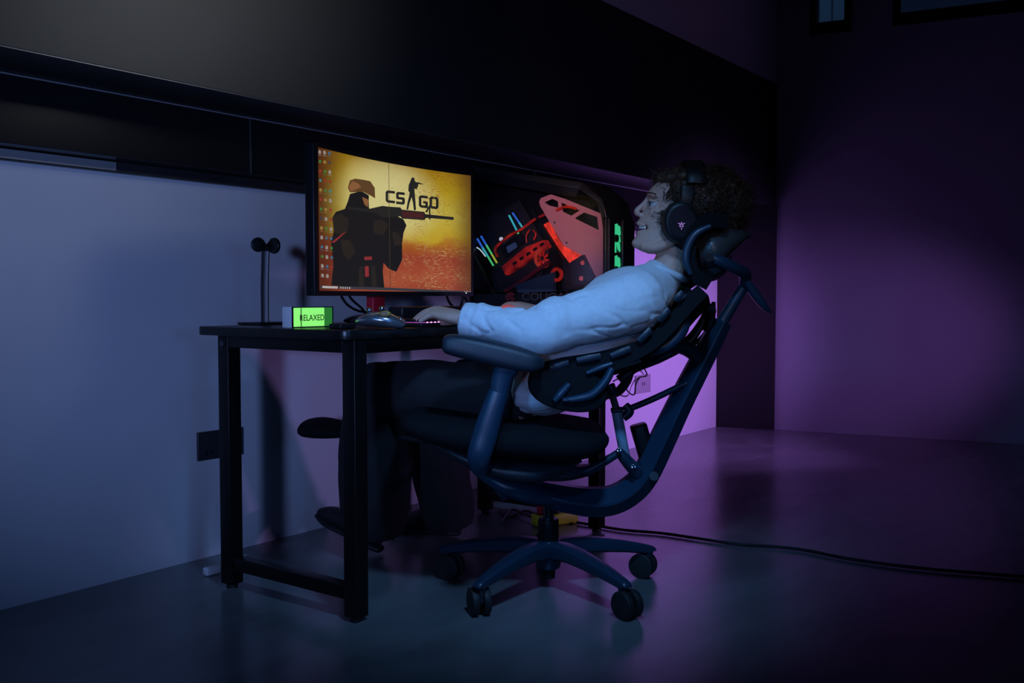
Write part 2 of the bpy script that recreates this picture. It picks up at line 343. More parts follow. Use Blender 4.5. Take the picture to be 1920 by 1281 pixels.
# picture
scr=MB(); NU=40
for j in range(2):
    for i in range(NU+1): scr.v.append(mp(SU0+(SU1-SU0)*i/NU,(SZ0,SZ1)[j],.0008))
scr.f=[(i,i+1,NU+2+i,NU+1+i) for i in range(NU)]
def screen_mat():
    m=bpy.data.materials.new('screen_picture'); m.use_nodes=True; nt=m.node_tree; b=nt.nodes['Principled BSDF']; N=nt.nodes.new; L=nt.links.new
    b.inputs['Base Color'].default_value=(.01,.01,.01,1); b.inputs['Roughness'].default_value=.25
    uv=N('ShaderNodeUVMap'); sp=N('ShaderNodeSeparateXYZ'); L(uv.outputs[0],sp.inputs[0])
    n1=N('ShaderNodeTexNoise'); n1.inputs['Scale'].default_value=3.2; n1.inputs['Detail'].default_value=9; n1.inputs['Roughness'].default_value=.65
    L(uv.outputs[0],n1.inputs['Vector'])
    ad=N('ShaderNodeMath'); ad.operation='MULTIPLY_ADD'; L(n1.outputs['Fac'],ad.inputs[0]); ad.inputs[1].default_value=.28; L(sp.outputs['Y'],ad.inputs[2])
    sb=N('ShaderNodeMath'); sb.operation='SUBTRACT'; L(ad.outputs[0],sb.inputs[0]); sb.inputs[1].default_value=.14
    rp=N('ShaderNodeValToRGB'); L(sb.outputs[0],rp.inputs['Fac']); e=rp.color_ramp.elements
    e[0].position=0; e[0].color=(.30,.05,.025,1); e[1].position=1; e[1].color=(.28,.15,.005,1)
    for p_,c_ in ((.10,(.36,.07,.03,1)),(.28,(.30,.045,.022,1)),(.37,(.36,.11,.012,1)),(.44,(.50,.33,.02,1)),(.62,(.52,.42,.06,1)),(.84,(.42,.28,.01,1))):
        k=e.new(p_); k.color=c_
    # bright pale glow in the middle
    sx=N('ShaderNodeMath'); sx.operation='SUBTRACT'; L(sp.outputs['X'],sx.inputs[0]); sx.inputs[1].default_value=.47
    sy=N('ShaderNodeMath'); sy.operation='SUBTRACT'; L(sp.outputs['Y'],sy.inputs[0]); sy.inputs[1].default_value=.72
    px=N('ShaderNodeMath'); px.operation='MULTIPLY'; L(sx.outputs[0],px.inputs[0]); L(sx.outputs[0],px.inputs[1])
    py=N('ShaderNodeMath'); py.operation='MULTIPLY'; L(sy.outputs[0],py.inputs[0]); L(sy.outputs[0],py.inputs[1])
    rr=N('ShaderNodeMath'); rr.operation='ADD'; L(px.outputs[0],rr.inputs[0]); L(py.outputs[0],rr.inputs[1])
    g=N('ShaderNodeMapRange'); g.interpolation_type='SMOOTHSTEP'; L(rr.outputs[0],g.inputs['Value']); g.inputs['From Min'].default_value=.0; g.inputs['From Max'].default_value=.15; g.inputs['To Min'].default_value=.85; g.inputs['To Max'].default_value=0
    mx=N('ShaderNodeMix'); mx.data_type='RGBA'; L(g.outputs[0],mx.inputs['Factor']); L(rp.outputs['Color'],mx.inputs['A']); mx.inputs['B'].default_value=(.66,.60,.27,1)
    # scratched streaks
    mpn=N('ShaderNodeMapping'); mpn.inputs['Scale'].default_value=(44,84,1); mpn.inputs['Rotation'].default_value=(0,0,.15); L(uv.outputs[0],mpn.inputs['Vector'])
    n2=N('ShaderNodeTexNoise'); n2.inputs['Scale'].default_value=1; n2.inputs['Detail'].default_value=6; n2.inputs['Roughness'].default_value=.7; L(mpn.outputs[0],n2.inputs['Vector'])
    r2=N('ShaderNodeValToRGB'); L(n2.outputs['Fac'],r2.inputs['Fac']); r2.color_ramp.elements[0].position=.50; r2.color_ramp.elements[1].position=.62
    wx=N('ShaderNodeMapRange'); L(sp.outputs['X'],wx.inputs['Value']); wx.inputs['From Min'].default_value=.38; wx.inputs['From Max'].default_value=.72; wx.inputs['To Max'].default_value=.85
    f2=N('ShaderNodeMath'); f2.operation='MULTIPLY'; L(r2.outputs['Color'],f2.inputs[0]); L(wx.outputs[0],f2.inputs[1])
    # streaks are pale below, brown above
    sc=N('ShaderNodeMix'); sc.data_type='RGBA'
    stp=N('ShaderNodeMapRange'); L(sp.outputs['Y'],stp.inputs['Value']); stp.inputs['From Min'].default_value=.35; stp.inputs['From Max'].default_value=.5
    L(stp.outputs[0],sc.inputs['Factor']); sc.inputs['A'].default_value=(.55,.36,.14,1); sc.inputs['B'].default_value=(.27,.075,.012,1)
    n3=N('ShaderNodeTexNoise'); n3.inputs['Scale'].default_value=7; n3.inputs['Detail'].default_value=5; L(uv.outputs[0],n3.inputs['Vector'])
    p3=N('ShaderNodeMapRange'); L(n3.outputs['Fac'],p3.inputs['Value']); p3.inputs['From Min'].default_value=.40; p3.inputs['From Max'].default_value=.60
    f3=N('ShaderNodeMath'); f3.operation='MULTIPLY'; L(f2.outputs[0],f3.inputs[0]); L(p3.outputs[0],f3.inputs[1])
    m2=N('ShaderNodeMix'); m2.data_type='RGBA'; L(f3.outputs[0],m2.inputs['Factor']); L(mx.outputs['Result'],m2.inputs['A']); L(sc.outputs['Result'],m2.inputs['B'])
    # dark red left and darker rim of the picture
    vx=N('ShaderNodeMapRange'); vx.interpolation_type='SMOOTHSTEP'; L(sp.outputs['X'],vx.inputs['Value']); vx.inputs['From Min'].default_value=.0; vx.inputs['From Max'].default_value=.26; vx.inputs['To Min'].default_value=.97; vx.inputs['To Max'].default_value=0
    m3=N('ShaderNodeMix'); m3.data_type='RGBA'; L(vx.outputs[0],m3.inputs['Factor']); L(m2.outputs['Result'],m3.inputs['A']); m3.inputs['B'].default_value=(.085,.018,.006,1)
    vr=N('ShaderNodeMapRange'); vr.interpolation_type='SMOOTHSTEP'; L(sp.outputs['X'],vr.inputs['Value']); vr.inputs['From Min'].default_value=.84; vr.inputs['From Max'].default_value=1.02; vr.inputs['To Max'].default_value=.85
    m4=N('ShaderNodeMix'); m4.data_type='RGBA'; L(vr.outputs[0],m4.inputs['Factor']); L(m3.outputs['Result'],m4.inputs['A']); m4.inputs['B'].default_value=(.09,.035,.008,1)
    L(m4.outputs['Result'],b.inputs['Emission Color']); b.inputs['Emission Strength'].default_value=.9
    return m
so=scr.build('picture',screen_mat(),mon)
uvl=so.data.uv_layers.new(name='UVMap')
off=world_loc(mon)
for lp in so.data.loops:
    i=lp.vertex_index; uvl.data[lp.index].uv=((i%(NU+1))/NU, 0 if i<=NU else 1)
# map a spot of the picture seen in the photograph to its place on the screen
def onscr(px,py,e=.0016):
    lo,hi=-.05,1.05
    for _ in range(40):
        u=(lo+hi)/2
        if proj(mp(u,1.0,e))[0]<px: lo=u
        else: hi=u
    a=proj(mp(u,.85,e))[1]; c=proj(mp(u,1.25,e))[1]
    lo,hi=.7,1.4
    for _ in range(40):
        z=(lo+hi)/2
        if proj(mp(u,z,e))[1]>py: lo=z
        else: hi=z
    return mp(u,z,e)
def cs(cx,cy): return (560+cx*360/1281, 240+cy*360/1281)
def printed(name,polys,m,e=.0016,crop=cs):
    for po in polys:
        bm=bmesh.new(); bm.faces.new([bm.verts.new((x,y,0)) for x,y in po]); xs=[p[0] for p in po]
        if max(xs)-min(xs)>35:
            x=min(xs)+18
            while x<max(xs)-2:
                bmesh.ops.bisect_plane(bm,geom=bm.verts[:]+bm.edges[:]+bm.faces[:],plane_co=(x,0,0),plane_no=(1,0,0)); x+=18
        bm.verts.index_update(); m_=MB(); m_.add([onscr(*crop(v.co.x,v.co.y),e) for v in bm.verts],[tuple(v.index for v in f.verts) for f in bm.faces]); bm.free()
        m_.build(name,m,so,smooth=False)
P_DK=emis('print_dark',(.0065,.006,.004),1); P_DK2=emis('print_dark_olive',(.016,.012,.006),1); P_BR=emis('print_brown',(.095,.045,.012),1)
P_DR=emis('print_dark_red',(.055,.012,.010),1); P_RD=emis('print_red',(.22,.022,.022),1); P_BAR=emis('print_taskbar',(.035,.033,.040),1)
P_WH=emis('print_pale',(.42,.40,.38),1); P_LOGO=emis('print_logo_black',(.014,.013,.010),1); P_LINE=emis('print_line',(.05,.035,.01),1)
# plain stand-in figure: a helmeted shape with a long object (no known character)
printed('figure_body',[[(215,1050),(230,900),(215,760),(235,690),(225,600),(250,560),(310,540),(330,490),(345,440),(420,420),(470,450),(470,530),(480,560),(560,560),(640,580),(700,610),(720,650),(700,700),(690,770),(690,880),(650,960),(600,940),(565,900),(560,960),(570,1070),(400,1066)]],P_DK,.0014)
printed('figure_arm',[[(225,600),(270,570),(330,600),(330,680),(300,720),(240,700)],[(500,620),(560,610),(600,650),(560,720),(500,700)],[(280,740),(340,750),(380,830),(330,880),(290,830)]],P_DK2,.0017)
printed('figure_helmet',[[(330,400),(345,350),(380,338),(430,345),(480,355),(510,400),(512,470),(480,450),(430,425),(345,430)]],P_BR,.0018)
printed('figure_visor',[[(335,395),(360,355),(400,370),(420,395),(350,425)],[(425,460),(470,480),(462,530),(440,510)]],emis('print_tan',(.22,.09,.03),1),.0020)
printed('figure_vest_mark',[[(440,925),(465,920),(468,990),(442,995)],[(436,860),(488,858),(488,880),(440,882)],[(215,765),(300,700),(320,690),(240,765)]],P_RD,.0022)
printed('figure_vest_panel',[[(400,930),(430,920),(435,1060),(395,1060)],[(480,920),(510,920),(520,1060),(485,1060)],[(620,690),(670,700),(690,780),(640,790)]],P_DK2,.0021)
printed('figure_rifle',[[(330,525),(470,540),(560,520),(600,525),(680,530),(690,545),(840,560),(845,575),(1035,595),(1035,614),(850,600),(840,615),(690,605),(680,590),(560,600),(520,570),(330,542)],[(845,560),(872,515),(880,520),(880,612),(870,612),(870,540),(858,565)]],P_LOGO,.0024)
printed('figure_rifle_rail',[[(690,555),(835,568),(832,605),(692,595)]],P_DR,.0026)
# emblem letters and standing figure between them
def glyph(x0,y0,sl,pts): return [(x0+x,y0+x*sl+y) for x,y in pts]
h_,t=82,17
G_C=glyph(582,415,.11,[(62,0),(12,0),(0,12),(0,h_-12),(12,h_),(62,h_),(62,h_-t),(20,h_-t),(t,h_-t-4),(t,t+4),(20,t),(62,t)])
G_S=glyph(652,425,.11,[(58,0),(10,0),(0,10),(0,42),(8,50),(40,50),(40,h_-t),(0,h_-t),(0,h_),(48,h_),(58,h_-10),(58,42),(50,33),(t,33),(t,t),(58,t)])
G_G=glyph(803,448,.11,[(60,0),(12,0),(0,12),(0,h_-12),(12,h_),(60,h_),(60,38),(28,38),(28,38+t-3),(60-t,38+t-3),(60-t,h_-t),(t,h_-t),(t,t),(60,t)])
G_O=glyph(874,455,.11,[(0,12),(0,h_-12),(12,h_),(48,h_),(60,h_-12),(60,12),(48,0),(31,0),(31,t),(60-t,t),(60-t,h_-t),(t,h_-t),(t,t),(29,t),(29,0),(12,0)])
printed('emblem_letter',[G_C,G_S,G_G,G_O],P_LOGO,.0028)
printed('emblem_figure',[[(752,342),(756,332),(768,330),(776,338),(775,350),(785,362),(800,362),(832,374),(832,378),(800,374),(798,392),(786,410),(774,404),(776,440),(780,480),(784,548),(770,550),(764,500),(755,462),(740,505),(732,545),(720,545),(728,495),(738,455),(742,430),(733,420),(736,380),(746,358)]],P_LOGO,.0030)
# lettering scrap on the sleeve
printed('screen_line',[[(602,228),(605,228),(611,1078),(608,1078)]],P_LINE,.0032)
printed('taskbar',[[(142,1052),(600,1066),(1152,1090),(1152,1106),(600,1084),(142,1070)]],P_BAR,.0018)
printed('search_box',[[(155,1054),(258,1058),(258,1072),(155,1068)]],P_WH,.0022)
printed('taskbar_icon',[[(x,1060+(x-270)*.03),(x+7,1060+(x-270)*.03),(x+7,1072+(x-270)*.03),(x,1072+(x-270)*.03)] for x in (275,290,305,320,335)]+[[(x,1090),(x+6,1090),(x+6,1101),(x,1101)] for x in (1103,1114,1125,1140)],P_WH,.0023)
icol={'w':(.42,.38,.34),'g':(.05,.28,.05),'b':(.06,.20,.34),'r':(.40,.04,.03),'o':(.42,.26,.06),'d':(.05,.06,.09),'t':(.06,.30,.28)}
rows_=['wwb','god','rgw','trr','ogt','row','gor','dwr','ogw','wbb','bwg','gwb','wbr','ww ']
for key,c_ in icol.items():
    ps=[]
    for r_,row in enumerate(rows_):
        for k_,ch in enumerate(row):
            if ch!=key: continue
            x=146+k_*32+r_*.9; y=160+r_*63.4+k_*4-(r_>8)*0
            w2,h2=(8,12) if ch in 'w' else (8.5,10.5)
            if ch in 'wo': po=[(x-w2,y-h2),(x+w2*.4,y-h2),(x+w2,y-h2*.4),(x+w2,y+h2),(x-w2,y+h2)]
            else: po=[(x+w2*math.cos(a),y+h2*math.sin(a)) for a in [k*math.pi/4+.39 for k in range(8)]]
            ps.append(po)
            ps.append([(x-11,y+19),(x+11,y+20),(x+11,y+23),(x-11,y+22)]) if r_%2==0 else None
    printed('desktop_icon',ps,emis('icon_'+key,c_,.62),.0024)
# stand: red post and dark foot, power light
pp=V((2.205,2.135,0))
MB().bx(pp.x-.028,pp.x+.028,pp.y-.016,pp.y+.016,.76,1.12).build('stand_post',M_RED,mon,bevel=.006)
ft=MB()
for a in (200,340,90):
    dv=V((math.cos(math.radians(a)),math.sin(math.radians(a)),0))
    ft.loft([pp+V((0,0,.766)),pp+dv*.09+V((0,0,.764)),pp+dv*(.17 if a!=90 else .13)+V((0,0,.756))],[(.03,.012),(.02,.010),(.014,.006)],10,ref=dv.cross(V((0,0,1))))
ft.build('stand_foot',M_BLK,mon)
MB().loft([pp+V((0,-.016,1.05)),mp(.5,1.05,-.028)],[.035,.05],16,n=1).build('stand_mount',M_BLK,mon)
MB().ball(mp(.955,.845,.004),.0015,u=8,w=6).build('power_light',emis('white_led',(.8,.8,1),2),mon)

# low dark sound bar under the screen
c0=V((2.30,1.985,.75))
sb_=thing('soundbar',(2.30,1.985,.75),'low black sound bar beneath the curved monitor','speaker')
MB().bx(2.13,2.53,1.955,2.015,.752,.803).build('cabinet',M_BLK,sb_,bevel=.008)
MB().bx(2.14,2.52,1.952,1.956,.758,.797).build('grille',M_FAB,sb_)

# ------------------------------------------------------------------ keyboard
kb=thing('keyboard',(2.15,1.80,.75),'black keyboard with pink backlight under the hand','keyboard')
KX0,KX1,KY0,KY1=1.965,2.365,1.735,1.885
MB().bx(KX0,KX1,KY0,KY1,.751,.762).build('case',M_BLK,kb,bevel=.003)
MB().bx(KX0+.006,KX1-.006,KY0+.006,KY1-.006,.762,.7632).build('backlight_plate',emis('pink_backlight',(.75,.12,.95),.55),kb,smooth=False)
kproto=None
for r_ in range(6):
    n_=18
    for k_ in range(n_):
        if r_==0 and 4<=k_<=9: continue
        x=KX0+.0165+k_*(KX1-KX0-.033)/(n_-1); y=KY0+.018+r_*.0228
        if kproto is None:
            kproto=MB().loft([V((0,0,0)),V((0,0,.008))],[(.0098,.0098),(.0078,.0078)],4,ref=(1,0,0),n=1,twist=0).build('keycap',M_BLK,kb,off=V((0,0,0)),smooth=False)
            k=kproto
        else: k=kproto.copy(); COL.objects.link(k)
        k.parent=kb; k.location=(x-2.15,y-1.80,.7634-.75)
MB().bx(KX0+.0165+4*.0216-.009,KX0+.0165+9*.0216+.009,KY0+.010,KY0+.026,.7634,.7712).build('space_bar',M_BLK,kb,bevel=.002)
for k_ in range(6): MB().ball((KX0+.03+k_*.016,KY0+.004,.7625),.0022,u=8,w=6).build('front_light',emis('pink_led',(.9,.45,1),3.0),kb)

# ------------------------------------------------------------------ game controller
gc=atz(712,606,.75); gc=V((1.815,1.768,.75))
ct=thing('game_controller',gc,'silver game controller with gold emblem at the desk corner','controller')
M_SIL=mat('silver_shell',(.42,.44,.48),.22,.85)
cxv=RT; cyv=FLAT
def gcp(px,py,d): return atd(px,py,d)
sh=MB()
sh.loft([gcp(672,603,2.52),gcp(684,601,2.51),gcp(703,599,2.50),gcp(726,601,2.495),gcp(744,606,2.49),gcp(757,611.5,2.485)],[(.014,.008),(.030,.015),(.040,.020),(.038,.020),(.026,.014),(.010,.006)],22)
sh.loft([gcp(745,600,2.56),gcp(752,606,2.58),gcp(757,611,2.60)],[.012,.013,.008],12)
sh.build('shell',M_SIL,ct,remesh=.0025,sm=4)
for (px,py,d) in ((692,580,2.50),(716,577,2.52)):
    k=MB().cyl(gcp(px,py+10,d),gcp(px,py+2,d),.006,12).build('thumbstick',M_BLK,ct)
    MB().ball(gcp(px,py+1,d),(.0085,.0085,.006)).build('chrome_cap',M_CHROME,k)
em=MB(); ec=gcp(722,588.5,2.462)
em.ball(ec,(.0155,.003,.0080),(RT,FLAT,V((0,0,1))))
eo=em.build('emblem_disc',mat('gold_paint',(.30,.17,.02),.5,.2),ct)
text_part('emblem_letters','CS',M_BLK,eo,ec-FLAT*.0034-RT*.0095-V((0,0,.0042)),RT,(0,0,1),.013,bold=.03)
MB().bx(gc.x-.085,gc.x-.03,gc.y+.03,gc.y+.075,.7505,.764).build('cradle',M_BLK,ct,bevel=.004)
MB().ball(gcp(676,606,2.49),.0035,u=8,w=6).build('port_light',emis('white_led2',(.9,.9,1),1.5),ct)

# ------------------------------------------------------------------ headphone stand
hb=atz(497,609,.75); hd=hb.dot(FLAT)
hs=thing('headphone_stand',(hb.x,hb.y,.75),'slim black headphone stand with two round pads','stand')
hp=lambda px,py,v=0: atd(px,py,hd+v)
MB().box((hb.x,hb.y,.754),(.062,.05,.004)).build('base_plate',M_BLK,hs,bevel=.003)
MB().loft([V((hb.x,hb.y,.757)),V((hb.x,hb.y,.86)),hp(498,470)],[(.006,.0115),(.006,.0115),(.006,.0115)],12,n=1,p=5).build('post',M_BLK,hs)
sd=MB()
a_=hp(484,459,-.012); b_=hp(514,461,-.012)
for c_,r_ in ((a_,.0215),(b_,.0235)):
    dr=(FLAT*.8+RT*(.55 if c_ is b_ else -.55)).normalized()
    sd.cyl(c_-dr*.005,c_+dr*.005,r_,28)
    MB().cyl(c_-dr*.005,c_+dr*.005,r_,28).build('saddle_pad',M_BLK,hs,bevel=.003)
MB().loft([a_+RT*.012,hp(498,466,0),b_-RT*.012],[.011,.010,.011],12).build('saddle_bridge',M_BLK,hs)

# ------------------------------------------------------------------ green light box
lb0=atz(548,615.5,.75)
lbx=thing('light_box',(lb0.x+.06,lb0.y+.02,.75),'small lit green sign box reading RELAXED','sign')
LW,LD,LH=.145,.040,.056
MB().bx(lb0.x,lb0.x+LW,lb0.y+.002,lb0.y+LD,.7505,.75+LH).build('case',M_WHITE,lbx,bevel=.002)
for (x0,x1,z0,z1) in ((0,LW,0,.003),(0,LW,LH-.003,LH),(0,.003,0,LH),(LW-.003,LW,0,LH)):
    MB().bx(lb0.x+x0,lb0.x+x1,lb0.y-.002,lb0.y+.002,.7505+z0,.75+z1).build('rim',M_BLK,lbx,smooth=False)
MB().bx(lb0.x+.003,lb0.x+LW-.032,lb0.y-.0005,lb0.y+.002,.7535,.75+LH-.003).build('lit_face',emis('green_sign_face',(.27,.95,.19),1.0),lbx,smooth=False)
MB().bx(lb0.x+LW-.032,lb0.x+LW-.003,lb0.y-.0005,lb0.y+.002,.7535,.75+LH-.003).build('side_face',emis('green_sign_dim',(.03,.28,.03),.6),lbx,smooth=False)
MB().bx(lb0.x+.029,lb0.x+.0315,lb0.y-.0012,lb0.y,.7535,.75+LH-.003).build('divider',M_BLK,lbx,smooth=False)
text_part('lettering','RELAXED',mat('sign_ink',(.01,.05,.01),.6),lbx,V((lb0.x+.024,lb0.y-.0016,.75+.019)),(1,0,0),(0,0,1),.0225,depth=0,wide=.93,bold=.012)

# ------------------------------------------------------------------ computer tower
CX0,CX1,CYF,CYB=2.860,3.045,1.690,2.290
pc=thing('computer_tower',((CX0+CX1)/2,(CYF+CYB)/2,.75),'open angular computer case glowing red and green beside the monitor','computer')
def PB(cx,cy,b): return atx(860+cx*.2655,280+cy*.2655,CX0+b*.32)     # point on a plane b behind the glass
ZT0,ZT1=1.318,1.222
side=[(CYB,.80),(CYB,1.28),(CYB-.03,ZT0),(CYF+.10,ZT1+.005),(CYF+.02,1.165),(CYF,1.10),(CYF,.80),(CYF+.04,.765),(CYB-.04,.765)]
M_PCF=mat('case_black_metal',(.014,.015,.017),.3,.4)
MB().prism([V((CX1-.008,y,z)) for y,z in side],(.008,0,0)).build('rear_side_panel',M_PCF,pc,bevel=.002)
# perimeter frame pieces
def rail(name,y0,z0,y1,z1,w=.02,m=M_PCF):
    MB().loft([V(((CX0+CX1)/2,y0,z0)),V(((CX0+CX1)/2,y1,z1))],[((CX1-CX0)/2,w/2)]*2,4,ref=(1,0,0),n=1,twist=0,p=2).build(name,m,pc,bevel=.003)
def slabyz(name,pts,m,x0=CX0+.004,x1=CX1-.004,bevel=.003): return MB().prism([V((x0,y,z)) for y,z in pts],(x1-x0,0,0)).build(name,m,pc,bevel=bevel)
slabyz('top_cover',[(CYB-.03,ZT0),(CYB-.03,ZT0-.05),(CYF+.13,ZT1-.045),(CYF+.10,ZT1+.005)],M_PCF,CX0+.01)
slabyz('front_chamfer',[(CYF+.10,ZT1+.005),(CYF+.02,1.165),(CYF,1.10),(CYF+.02,1.10),(CYF+.04,1.155),(CYF+.115,ZT1-.02)],M_PCF)
slabyz('base_plinth',[(CYF+.02,.80),(CYF+.05,.765),(CYB-.05,.765),(CYB-.005,.80),(CYB-.03,.845),(CYF+.06,.845)],M_PCF,CX0+.006)
slabyz('rear_plate',[(CYB,.80),(CYB,1.28),(CYB-.012,1.28),(CYB-.012,.80)],M_PCF)
for (y,z) in ((CYF+.09,.765),(CYB-.09,.765)):
    for x in (CX0+.03,CX1-.03): MB().cyl((x,y,.7505),(x,y,.768),.015).build('foot',M_RUB,pc)
# front face with two green ring fans
fr=MB().bx(CX0+.004,CX1-.004,CYF+.004,CYF+.016,.80,1.10).build('front_panel',M_PCF,pc,bevel=.003)
M_GRN=emis('green_fan_light',(.04,.62,.27),.8); M_GRN2=emis('green_fan_core',(.25,.9,.5),1.6)
for x0,x1 in ((CX0+.004,CX0+.042),(CX0+.098,CX1-.004)): MB().bx(x0,x1,CYF-.010,CYF+.004,.80,1.10).build('front_cover',M_PCF,fr,bevel=.003)
for zc in (1.034,.925):
    xc=CX0+.070; fan=MB()
    for k in range(28):
        a0=2*math.pi*k/28; a1=2*math.pi*(k+1)/28
        for (r0,r1) in ((.050,.058),):
            q=[V((xc+r*math.cos(a),CYF+.002,zc+r*math.sin(a))) for r,a in ((r0,a0),(r1,a0),(r1,a1),(r0,a1))]
            fan.prism(q,(0,.003,0))
    fo=fan.build('fan_ring',M_PCF,fr,smooth=False)
    for k in range(7):
        a=2*math.pi*k/7; bl=MB(); d_=V((math.cos(a),0,math.sin(a))); t_=V((-math.sin(a),0,math.cos(a)))
        c_=V((xc,CYF+.003,zc))
        bl.add([c_+d_*.014-t_*.006,c_+d_*.034-t_*.017+V((0,-.003,0)),c_+d_*.049-t_*.014+V((0,-.004,0)),c_+d_*.049+t_*.016+V((0,.002,0)),c_+d_*.030+t_*.010,c_+d_*.014+t_*.006],[(0,1,2,3,4,5)])
        bl.build('fan_blade',M_GRN,fr,solid=.0015,smooth=False)
    MB().cyl((xc,CYF-.002,zc),(xc,CYF+.004,zc),.013).build('fan_hub',M_PCF,fr)
for k,z in enumerate((.86,.872,.838)): MB().bx(CX0+.06,CX0+.075,CYF,CYF+.004,z-.004,z+.003).build('green_light',M_GRN2,fr,smooth=False)
q=PB(975,270,.01); MB().ball(V((CX0+.03,CYF+.10,ZT1-.004)),(.012,.006,.006),u=10,w=6).build('green_light',M_GRN2,pc)
# interior tray, boards, glowing parts, traced on planes behind the glass
MB().prism([V((CX0+.066,y,z)) for y,z in ((CYB-.02,.85),(CYB-.02,1.26),(CYF+.12,1.17),(CYF+.04,1.10),(CYF+.04,.85))],(.006,0,0)).build('mainboard_tray',M_PCF,pc,smooth=False)
def trace(name,pts,m,b,th=.004,bevel=0,par=pc): return MB().prism([PB(x,y,b) for x,y in pts],(th,0,0)).build(name,m,par,smooth=False,bevel=bevel)
trace('mainboard',[(110,540),(430,360),(640,720),(560,960),(300,1000)],mat('board_black',(.012,.013,.016),.5,bump=.3,bscale=300),.15)
# aluminium cover plate with three cut-outs
from mathutils.geometry import tessellate_polygon
def plate_holes(name,outer,holes,m,b,th):
    bm=bmesh.new()
    loops=[[PB(x,y,b) for x,y in outer]]+[[PB(x,y,b) for x,y in h] for h in holes]
    flat=[p for l in loops for p in l]
    tris=tessellate_polygon(loops); mb=MB()
    n=len(flat); mb.add(flat+[p+V((th,0,0)) for p in flat],[t for t in tris]+[tuple(i+n for i in reversed(t)) for t in tris])
    o_=0
    for l in loops:
        k=len(l)
        for i in range(k): mb.f.append((o_+i,o_+(i+1)%k,o_+(i+1)%k+n,o_+i+n))
        o_+=k
    return mb.build(name,m,pc,smooth=False)
plate_holes('cover_plate',[(568,370),(580,345),(650,318),(745,348),(1000,452),(1012,520),(1060,850),(1066,930),(970,930),(900,760),(860,745),(740,680),(575,400)],
  [[(605,375),(660,350),(700,368),(705,412),(640,398)],[(722,378),(735,380),(855,432),(795,470),(735,440)],[(818,487),(885,446),(978,478),(990,572)]],M_ALU,.110,.005)
for (x,y) in ((677,517),(762,660)): MB().cyl(PB(x,y,.104),PB(x,y,.110),.004,10).build('screw',M_BLK,pc)
M_REDL=emis('red_strip_light',(1.0,.04,.015),1.15); M_REDG=mat('red_lit_acrylic',(.45,.02,.015),.3,emit=(.6,.02,.01),es=.22)
def uneven(m,lo,hi,sc):    # lamp colour behind uneven acrylic
    nt=m.node_tree; b=nt.nodes['Principled BSDF']; tc=nt.nodes.new('ShaderNodeTexCoord'); n=nt.nodes.new('ShaderNodeTexNoise'); n.inputs['Scale'].default_value=sc; n.inputs['Detail'].default_value=5
    mr=nt.nodes.new('ShaderNodeMapRange'); mr.inputs['From Min'].default_value=.35; mr.inputs['From Max'].default_value=.68; mr.inputs['To Min'].default_value=lo; mr.inputs['To Max'].default_value=hi
    nt.links.new(tc.outputs['Object'],n.inputs['Vector']); nt.links.new(n.outputs['Fac'],mr.inputs['Value']); nt.links.new(mr.outputs[0],b.inputs['Emission Strength'])
uneven(M_REDG,.02,.55,34); uneven(M_REDL,.55,1.5,45)
trace('red_light_strip',[(600,532),(640,510),(690,610),(735,680),(862,748),(785,806),(715,715)],M_REDL,.115,.004)
def tube(name,pts,r,m,b): return MB().loft([PB(x,y,b) for x,y in pts],r,10,ref=(1,0,0)).build(name,m,pc)
tube('coolant_tube',[(275,760),(258,715),(275,680),(360,610),(450,560),(530,500),(605,462)],.0050,M_REDG,.10)
tube('coolant_tube',[(690,430),(760,405),(830,420)],.0045,M_REDG,.08)
tube('coolant_tube',[(480,660),(478,610),(500,570)],.003,M_REDG,.10); tube('coolant_tube',[(530,640),(545,600),(525,570)],.003,M_REDG,.10)
def strip(name,p0,p1,w,m,b): 
    (x0,y0),(x1,y1)=p0,p1; L=math.hypot(x1-x0,y1-y0); nx,ny=-(y1-y0)/L*w,(x1-x0)/L*w
    return trace(name,[(x0+nx,y0+ny),(x1+nx,y1+ny),(x1-nx,y1-ny),(x0-nx,y0-ny)],m,b,.003)
E_B=emis('ram_blue',(.03,.16,.75),.9); E_C=emis('ram_cyan',(.05,.55,.6),.9); E_G=emis('ram_green',(.08,.7,.22),.9); E_Y=emis('ram_yellow',(.45,.55,.06),.9); E_W=emis('ram_white',(.65,.85,.9),1)
for (p0,p1,cols) in (((128,630),(243,822),(E_B,E_C,E_G)),((155,612),(268,803),(E_B,E_G,E_Y)),((353,465),(442,640),(E_C,E_C,E_G)),((378,448),(448,552),(E_B,E_B,E_C))):
    st_=trace('memory_stick',[(p0[0]-14,p0[1]),(p0[0]+8,p0[1]-12),(p1[0]+8,p1[1]-10),(p1[0]-14,p1[1]+2)],M_PCF,.135,.008)
    for k,mm in enumerate(cols):
        f0,f1=k/3,(k+1)/3
        a=(p0[0]+(p1[0]-p0[0])*f0,p0[1]+(p1[1]-p0[1])*f0); c=(p0[0]+(p1[0]-p0[0])*f1,p0[1]+(p1[1]-p0[1])*f1)
        L=math.hypot(c[0]-a[0],c[1]-a[1]); nx,ny=-(c[1]-a[1])/L*5,(c[0]-a[0])/L*5
        MB().prism([PB(x,y,.118) for x,y in ((a[0]+nx,a[1]+ny),(c[0]+nx,c[1]+ny),(c[0]-nx,c[1]-ny),(a[0]-nx,a[1]-ny))],(.004,0,0)).build('light_bar',mm,st_,smooth=False)
MB().loft([PB(105,682,.12),PB(150,708,.12),PB(190,757,.12)],.0022,8,ref=(1,0,0)).build('white_light_tube',E_W,pc)
MB().cyl(PB(300,634,.105),PB(300,634,.13),.0075,18).build('pump_light',emis('pump_white',(.75,.72,.85),.9),pc)
trace('pump_block',[(280,690),(430,590),(470,650),(330,770)],M_BLK,.115,.03,.003)
